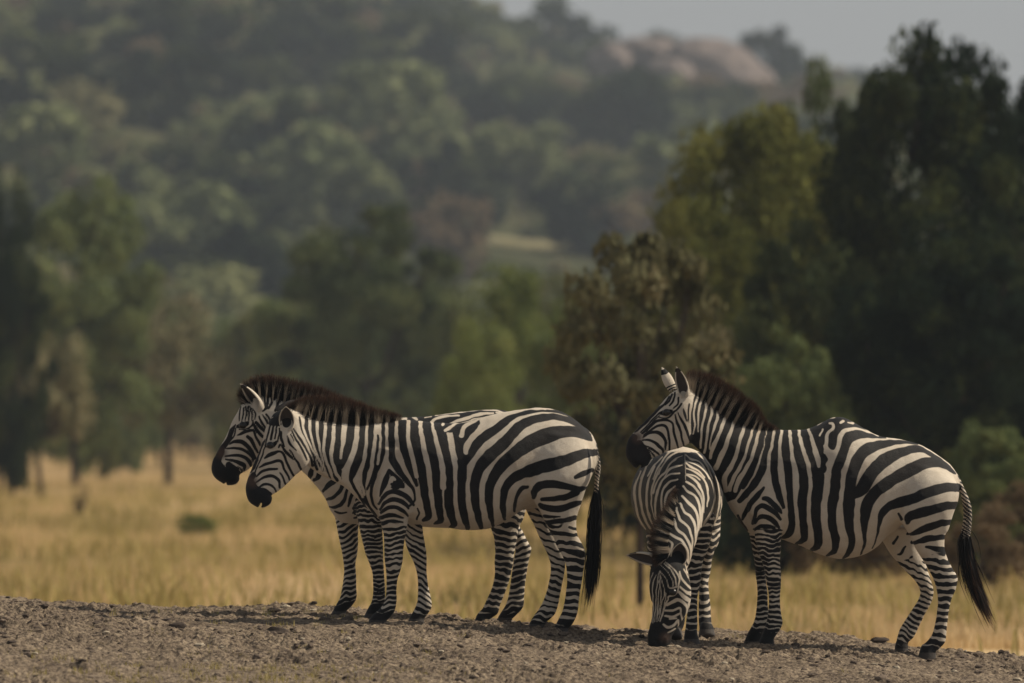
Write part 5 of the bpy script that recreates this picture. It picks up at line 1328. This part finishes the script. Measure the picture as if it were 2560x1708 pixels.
m_hill, nt, out = new_mat('hillside_scrub_soil')
pos = N(nt, 'ShaderNodeNewGeometry').outputs['Position']
n_ = noise_node(nt, .05, 6, .65, pos)
b = N(nt, 'ShaderNodeBsdfDiffuse')
nt.links.new(ramp(nt, n_.outputs[0], [(0.3, (.040, .050, .024)), (0.55, (.070, .072, .038)), (0.78, (.13, .105, .065))]), b.inputs[0])
nt.links.new(b.outputs[0], out.inputs[0])
hill = mesh_np('hill', np.stack([HX, HY, HZ], -1).reshape(-1, 3), hq, m_hill)
tag(hill, 'wooded hillside rising behind the plain', kind='structure')

def hill_pos(u, v):
    """where the sight line through (u, v) meets the bare hill"""
    ys = np.arange(352, 1000, 1.0)
    z = hill_z((u - 1280) * ys / F, ys)
    zr = CZ + (HROW - v) * ys / F
    k = np.argmax(z >= zr)
    y = ys[k] if (z >= zr).any() else 940.0
    return (u - 1280) * y / F, y, float(hill_z(np.array((u - 1280) * y / F), np.array(y)))
rock_x, rock_y, rock_z = hill_pos(1700, 250)
clear_x, clear_y, clear_z = hill_pos(1345, 622)
def blocked(x, y, H):
    if abs(x - rock_x) < 14 and rock_y - 60 < y < rock_y + 22: return (HROW - (hill_z(x, y) + H - CZ) * F / y) < 262
    if abs(x - clear_x) < 4.0 and clear_y - 70 < y < clear_y + 4:
        top = HROW - (hill_z(x, y) + H - CZ) * F / y
        return top < 606
    return False

# trees on the slope that stand out one by one (photograph pixels of crown centre, width)
HT = [(1735, 345, 120, 'far_green', 'hazy tree hiding the foot of the rock dome'), (1640, 305, 90, 'far_dark', 'small dark tree in front of the middle of the outcrop'), (690, 380, 210, 'far_dark', 'darkest round tree halfway up the hill, left of centre'), (430, 250, 200, 'far_dark', 'dark tree on the upper left slope above the pale scrub'), (150, 250, 230, 'far_dark', 'dark tree on the slope at upper left'), (560, 120, 170, 'far_dark', 'dark tree high on the left slope above the orange scrub'),
      (760, 90, 190, 'far_dark', 'dark tree near the top edge, left of centre'), (1060, 150, 190, 'far_dark', 'dark tree high on the slope above the middle'), (930, 250, 150, 'far_dark', 'grey-green tree below the top edge near the middle'), (350, 100, 180, 'far_dark', 'dark tree near the top edge at left'),
      (1160, 480, 190, 'far_dark', 'dark tree low on the slope above the bright green bush'), (1440, 560, 190, 'far_dark', 'dark bushy tree beside the pale clearing'), (1230, 330, 180, 'far_dark', 'dark tree mid-slope left of the rock outcrop'), (1560, 330, 240, 'far_dark', 'large dark tree just below the rock outcrop'),
      (1380, 75, 140, 'far_dark', 'dark skyline tree left of the rock outcrop'), (1500, 65, 110, 'far_dark', 'dark skyline tree above the rock outcrop'), (1650, 85, 100, 'far_dark', 'skyline tree standing behind the rock dome'), (1930, 165, 140, 'far_dark', 'round dark skyline tree right of the rock outcrop'), (1800, 120, 90, 'far_dark', 'small skyline tree over the right end of the outcrop'),
      (430, 460, 150, 'far_dark', 'dark tree low on the left slope'), (550, 500, 170, 'far_dark', 'dark gap tree above the acacia on the left slope'), (980, 470, 120, 'far_dark', 'small dark tree low in the middle of the slope'), (620, 690, 190, 'far_dark', 'dark tree at the foot of the slope above the left zebra'),
      (110, 420, 220, 'far_green', 'green tree on the left slope over the tall left tree'), (230, 330, 180, 'far_olive', 'yellow-green tree on the left slope'), (400, 190, 130, 'far_rust', 'orange-brown dry tree on the upper left slope'), (960, 340, 260, 'far_green', 'broad pale green tree mid-slope in the middle'),
      (760, 470, 240, 'far_green', 'pale grey-green tree below the darkest round tree'), (880, 520, 180, 'far_green', 'pale green tree above the large round foreground tree'), (1100, 620, 200, 'far_rust', 'greyish brown tree by the pale clearing'), (1300, 450, 200, 'far_green', 'green tree on the slope right above the clearing'),
      (1720, 470, 220, 'far_green', 'hazy green tree left of the tall yellow-green one'), (330, 620, 180, 'far_green', 'green tree low on the left slope over the acacia'), (500, 600, 200, 'far_green', 'dull green tree at the foot of the slope at left')]
G4 = 'trees on the far hillside'
HTP = []
for u, v, w, key, lab in HT:
    x, y, z = hill_pos(u, v + w * .42)
    W = w * 1.25 * y / F
    HTP.append((u, w, y))
    add_tree(key, x, y, z - .3, W * .85 + .5, W, lab, G4)
# the rest of the wood: one continuous mass
r_ = np.random.default_rng(99)
Vs, Qs, Ts, o_ = {}, {}, {}, {}
cnt_ = 0
base_data = {}
for key in ('far_dark', 'far_green', 'far_olive', 'far_rust'):
    for vi, (cm, tm) in enumerate(TREE_KINDS[key]):
        v = np.zeros(len(cm.vertices) * 3, np.float32); cm.vertices.foreach_get('co', v)
        t = np.zeros(len(cm.vertices), np.float32); cm.attributes['tone'].data.foreach_get('value', t)
        base_data[key, vi] = (v.reshape(-1, 3), t)
while cnt_ < 2500:
    y = 352 + 610 * r_.random() ** .9
    x = r_.uniform(-1, 1) * (1420 * y / F)
    small = cnt_ > 1500
    H = r_.uniform(1.2, 2.2) if small else r_.uniform(1.8, 4.4) * (1.0 + .15 * (y > 700)); W = H * r_.uniform(1.0, 1.6)
    if blocked(x, y, H): continue
    ut = 1280 + x * F / y
    if not small and any(abs(ut - a) < b * .5 and yt - 38 < y < yt + 4 for a, b, yt in HTP) and r_.random() < .85: continue
    nz = fbm(x / 16, y / 45, 0, 81, 2)
    pr = r_.random()
    key = 'far_dark' if nz < -.25 or pr < .06 else ('far_rust' if pr < .22 or nz > .75 else ('far_olive' if pr < .42 else 'far_green'))
    vi = int(r_.integers(0, len(TREE_KINDS[key])))
    v, t = base_data[key, vi]
    a = r_.random() * 6.28; ca, sa = math.cos(a), math.sin(a)
    V = np.stack([(v[:, 0] * ca - v[:, 1] * sa) * W + x, (v[:, 0] * sa + v[:, 1] * ca) * W + y, v[:, 2] * H + float(hill_z(x, y)) - .2], 1)
    g = key
    Vs.setdefault(g, []).append(V); Ts.setdefault(g, []).append(np.clip(t + r_.uniform(-.3, .5), 0, 1))
    cnt_ += 1
def side_tree(x, y, z, H, W, key):
    vi = int(r_.integers(0, len(TREE_KINDS[key])))
    v, t = base_data[key, vi]
    a = r_.random() * 6.28; ca, sa = math.cos(a), math.sin(a)
    Vs.setdefault(key, []).append(np.stack([(v[:, 0] * ca - v[:, 1] * sa) * W + x, (v[:, 0] * sa + v[:, 1] * ca) * W + y, v[:, 2] * H + z], 1))
    Ts.setdefault(key, []).append(np.clip(t + r_.uniform(-.3, .3), 0, 1))
kk = ['far_green', 'far_olive', 'far_dark', 'far_green', 'far_rust', 'far_green']
for i in range(950):          # the wood goes on to both sides of the view
    y = 352 + 600 * r_.random(); u_ = r_.uniform(1380, 4300) * (1 if i % 2 else -1); x = u_ * y / F
    H = r_.uniform(2.5, 6); side_tree(x, y, float(hill_z(x, y)) - .2, H, H * r_.uniform(1.1, 1.9), kk[int(r_.integers(0, 6))])
for i in range(170):
    y = r_.uniform(120, 345); u_ = r_.uniform(1700, 5200) * (1 if i % 2 else -1); x = u_ * y / F
    H = r_.uniform(3, 7.5); side_tree(x, y, float(ground_z(np.array([x]), np.array([y]))[0]) - .1, H, H * r_.uniform(.8, 1.2), kk[int(r_.integers(0, 6))])
mats_ = {'far_dark': m_dark, 'far_green': m_farg, 'far_olive': m_faro, 'far_rust': m_rust}
AV, AT, MI = [], [], []
for i, (g, mt) in enumerate(mats_.items()):
    V = np.concatenate(Vs[g]); AV.append(V); AT.append(np.concatenate(Ts[g])); MI.append(np.full(len(V) // 4, i))
V = np.concatenate(AV)
wood = mesh_np('woodland', V, np.arange(len(V)).reshape(-1, 4), None, None, False, {'tone': np.concatenate(AT)})
for mt in mats_.values(): wood.data.materials.append(mt)
wood.data.polygons.foreach_set('material_index', np.concatenate(MI).astype(np.int32))
tag(wood, 'blurred scrub woodland covering the hillside', kind='stuff')

# rock outcrop
m_rock, nt, out = new_mat('weathered_granite')
pos = N(nt, 'ShaderNodeTexCoord').outputs['Object']
n1 = noise_node(nt, .5, 6, .6, pos)
mp = N(nt, 'ShaderNodeMapping'); mp.inputs['Scale'].default_value = (.8, .8, .12); nt.links.new(pos, mp.inputs[0])
n2 = noise_node(nt, 1.0, 3, .6, mp.outputs[0])
c = ramp(nt, n1.outputs[0], [(0.3, (.12, .098, .098)), (0.7, (.23, .185, .17))])
c = mixc(nt, maprange(nt, n2.outputs[0], .55, .7), c, (.07, .06, .065))
b = N(nt, 'ShaderNodeBsdfPrincipled', Roughness=.9); nt.links.new(c, b.inputs['Base Color']); nt.links.new(b.outputs[0], out.inputs[0])
def boulder(u, v, wpx, hpx, dp, seed, label, name='boulder', dy=0, slant=0):
    y = rock_y + dy
    cx, cz = (u - 1280) * y / F, CZ + (HROW - v) * y / F
    a, h_ = wpx * y / F / 2, hpx * y / F / 2
    th = np.linspace(0, math.pi, 41)[:, None]; ph = np.linspace(0, 2 * math.pi, 80, endpoint=False)[None, :]
    S = np.stack([np.sin(th) * np.cos(ph), np.sin(th) * np.sin(ph), np.cos(th) + 0 * ph], -1).reshape(-1, 3)
    S = np.sign(S) * np.abs(S) ** .85
    n_ = 1 + .16 * fbm(S[:, 0] * 1.6, S[:, 1] * 1.6, S[:, 2] * 1.6, seed, 4)
    V = S * n_[:, None] * [a, dp, h_]
    V[:, 2] += V[:, 0] * slant
    q = np.array([[i * 80 + j, (i + 1) * 80 + j, (i + 1) * 80 + (j + 1) % 80, i * 80 + (j + 1) % 80] for i in range(40) for j in range(80)])
    o = mesh_np(name, V, q, m_rock)
    o.location = (cx, y, cz)
    return tag(o, label, 'rock', 'rocks of the hilltop outcrop')
boulder(1800, 222, 290, 210, 6, 3, 'large rounded granite dome at the right of the hilltop outcrop, grey and sloping', dy=2, slant=-.28)
boulder(1620, 150, 190, 110, 5, 4, 'flat-topped pinkish boulder crowning the hilltop outcrop', dy=3, slant=-.05)
boulder(1525, 168, 110, 120, 3, 5, 'pale pink boulder at the left end of the hilltop outcrop', dy=-1)
boulder(1675, 195, 120, 100, 3, 6, 'small pale boulder in front of the rock dome', dy=-5)
boulder(clear_x * F / clear_y + 1280 - 10, 0, 1, 1, 1, 7, '', name='tmp')
bpy.data.objects.remove(bpy.data.objects['tmp'])
# pale dry clearing on the slope: a low bank of straw-coloured grass
def hz(x, y): return hill_z(x, y)
g3 = blades('clearing_grass', 1600, lambda r, n: (clear_x + r.uniform(-3.4, 3.4, n), clear_y + r.uniform(-3.5, 5, n)), lambda r, x, y: .5 + 0 * x, .09, m_pale, 63, .3, 8, hz)
tag(g3, 'strip of pale dry grass in the clearing on the slope', kind='stuff')

# ------------------------------------------------------------------ clods, stones and sprigs on the bank
ico = []
def ico_sphere():
    import bmesh
    bm = bmesh.new(); bmesh.ops.create_icosphere(bm, subdivisions=2, radius=1)
    V = np.array([v.co[:] for v in bm.verts]); Fq = np.array([[v.index for v in f.verts] for f in bm.faces]); bm.free()
    return V, Fq
IV, IF = ico_sphere()
m_clod, nt, out = new_mat('soil_clods')
tone = N(nt, 'ShaderNodeAttribute', attribute_name='tone').outputs['Fac']
n_ = noise_node(nt, 120, 4, .6, N(nt, 'ShaderNodeNewGeometry').outputs['Position'])
c = ramp(nt, tone, [(0.0, (.050, .040, .036)), (0.55, (.17, .135, .11)), (0.88, (.25, .20, .16)), (0.9, (.48, .42, .33))])
c = mixc(nt, maprange(nt, n_.outputs[0], .4, .65), c, mixc(nt, .5, c, (.06, .05, .045)))
b = N(nt, 'ShaderNodeBsdfPrincipled', Roughness=.95); b.inputs['Specular IOR Level'].default_value = .1
nt.links.new(c, b.inputs['Base Color']); nt.links.new(b.outputs[0], out.inputs[0])
def lumps(n, x, y, s, tone, seed):
    r = np.random.default_rng(seed)
    z = ground_z(x, y, True)
    Vv = []
    for i in range(n):
        o = r.random(3) * 50
        k = 1 + .35 * vnoise(IV[:, 0] * 1.7 + o[0], IV[:, 1] * 1.7 + o[1], IV[:, 2] * 1.7 + o[2], seed)
        Vv.append(IV * k[:, None] * s[i] * [r.uniform(.8, 1.5), r.uniform(.8, 1.3), r.uniform(.45, .8)] + [x[i], y[i], z[i] + s[i] * .12])
    V = np.concatenate(Vv)
    Fq = (IF[None] + (np.arange(n) * len(IV))[:, None, None]).reshape(-1, 3)
    return V, Fq, np.repeat(tone, len(IV))
r_ = np.random.default_rng(17)
n = 3800
y = 34.6 + 7.9 * r_.random(n); x = r_.uniform(-3.5, 3.5, n)
s = .006 + .014 * r_.random(n) ** 3 + .020 * r_.random(n) * (r_.random(n) > .96)
V, Fq, tn = lumps(n, x, y, s, np.where(r_.random(n) > .93, 1.0, r_.random(n) * .8), 5)
cl = mesh_np('soil_clods', V, Fq, m_clod, None, False, {'tone': tn})
tag(cl, 'crumbly brown clods and pale pebbles strewn over the bank', kind='stuff')
for (u, v, Y, s_, tn_, lab, nm) in ((536, 1513, 41.6, .040, .05, 'dark jagged clod sticking up from the bank crest left of the zebras', 'clod'), (327, 1530, 40.9, .045, .1, 'dark clod on the bank where the long shadow starts', 'clod'), (693, 1580, 39.2, .058, .1, 'largest dark clod on the soil below the left zebra muzzle', 'clod'),
                                    (443, 1570, 39.4, .038, .05, 'round dark clod on the soil left of the largest one', 'clod'), (2077, 1597, 41.2, .050, .3, 'broken clod on the bank crest between the right zebra legs', 'clod'), (2200, 1600, 41.3, .040, .1, 'dark clod on the crest left of the right zebra hind hooves', 'clod'),
                                    (500, 1613, 38.0, .030, 1.0, 'flat pale stone on the soil at lower left', 'stone'), (2240, 1670, 38.6, .030, 1.0, 'small white stone below the right zebra hind hooves', 'stone'), (714, 1521, 41.4, .026, 1.0, 'pale stone on the crest just left of the rear zebra hoof', 'stone')):
    yy = np.arange(34.6, 42.5, .02); zz = ground_z((u - 1280) * yy / F, yy)
    rows = HROW - (zz - CZ) * F / yy
    Y2 = yy[np.argmin(np.abs(rows - v - s_ * 200))]
    V, Fq, tt = lumps(1, np.array([(u - 1280) * Y2 / F]), np.array([Y2]), np.array([s_]), np.array([tn_]), int(u))
    c0 = V.mean(0)
    o = mesh_np(nm, V - c0, Fq, m_clod, None, False, {'tone': tt}); o.location = c0
    tag(o, lab, nm, 'larger lumps on the bank')
g4 = blades('grass_sprigs', 550, lambda r, n: (np.where(r.random(n) < .7, r.normal(-1.3, .55, n), r.uniform(-3.4, 3.4, n)), np.where(r.random(n) < .75, r.uniform(34.6, 36.8, n), r.uniform(36, 42, n))), lambda r, x, y: .045 + 0 * x, .005, m_gtuft, 64, .02, 9)
tag(g4, 'short yellow-green grass sprigs in the soil at the bottom of the bank', kind='stuff')

# ------------------------------------------------------------------ haze
m_haze, nt, out = new_mat('haze')
pv = N(nt, 'ShaderNodeVolumePrincipled')
pv.inputs['Color'].default_value = (.72, .84, 1.0, 1)
pv.inputs['Density'].default_value = HAZE
pv.inputs['Anisotropy'].default_value = .2
nt.links.new(pv.outputs[0], out.inputs['Volume'])
hv = np.array([(a, b_, c_) for a in (-700, 700) for b_ in (-80, 1300) for c_ in (-12, 110)], float)
hf = np.array([[0, 1, 3, 2], [4, 6, 7, 5], [0, 4, 5, 1], [2, 3, 7, 6], [0, 2, 6, 4], [1, 5, 7, 3]])
hz_o = mesh_np('haze', hv, hf, m_haze, smooth=False)
tag(hz_o, 'thin bluish haze over the plain and hill', kind='stuff')
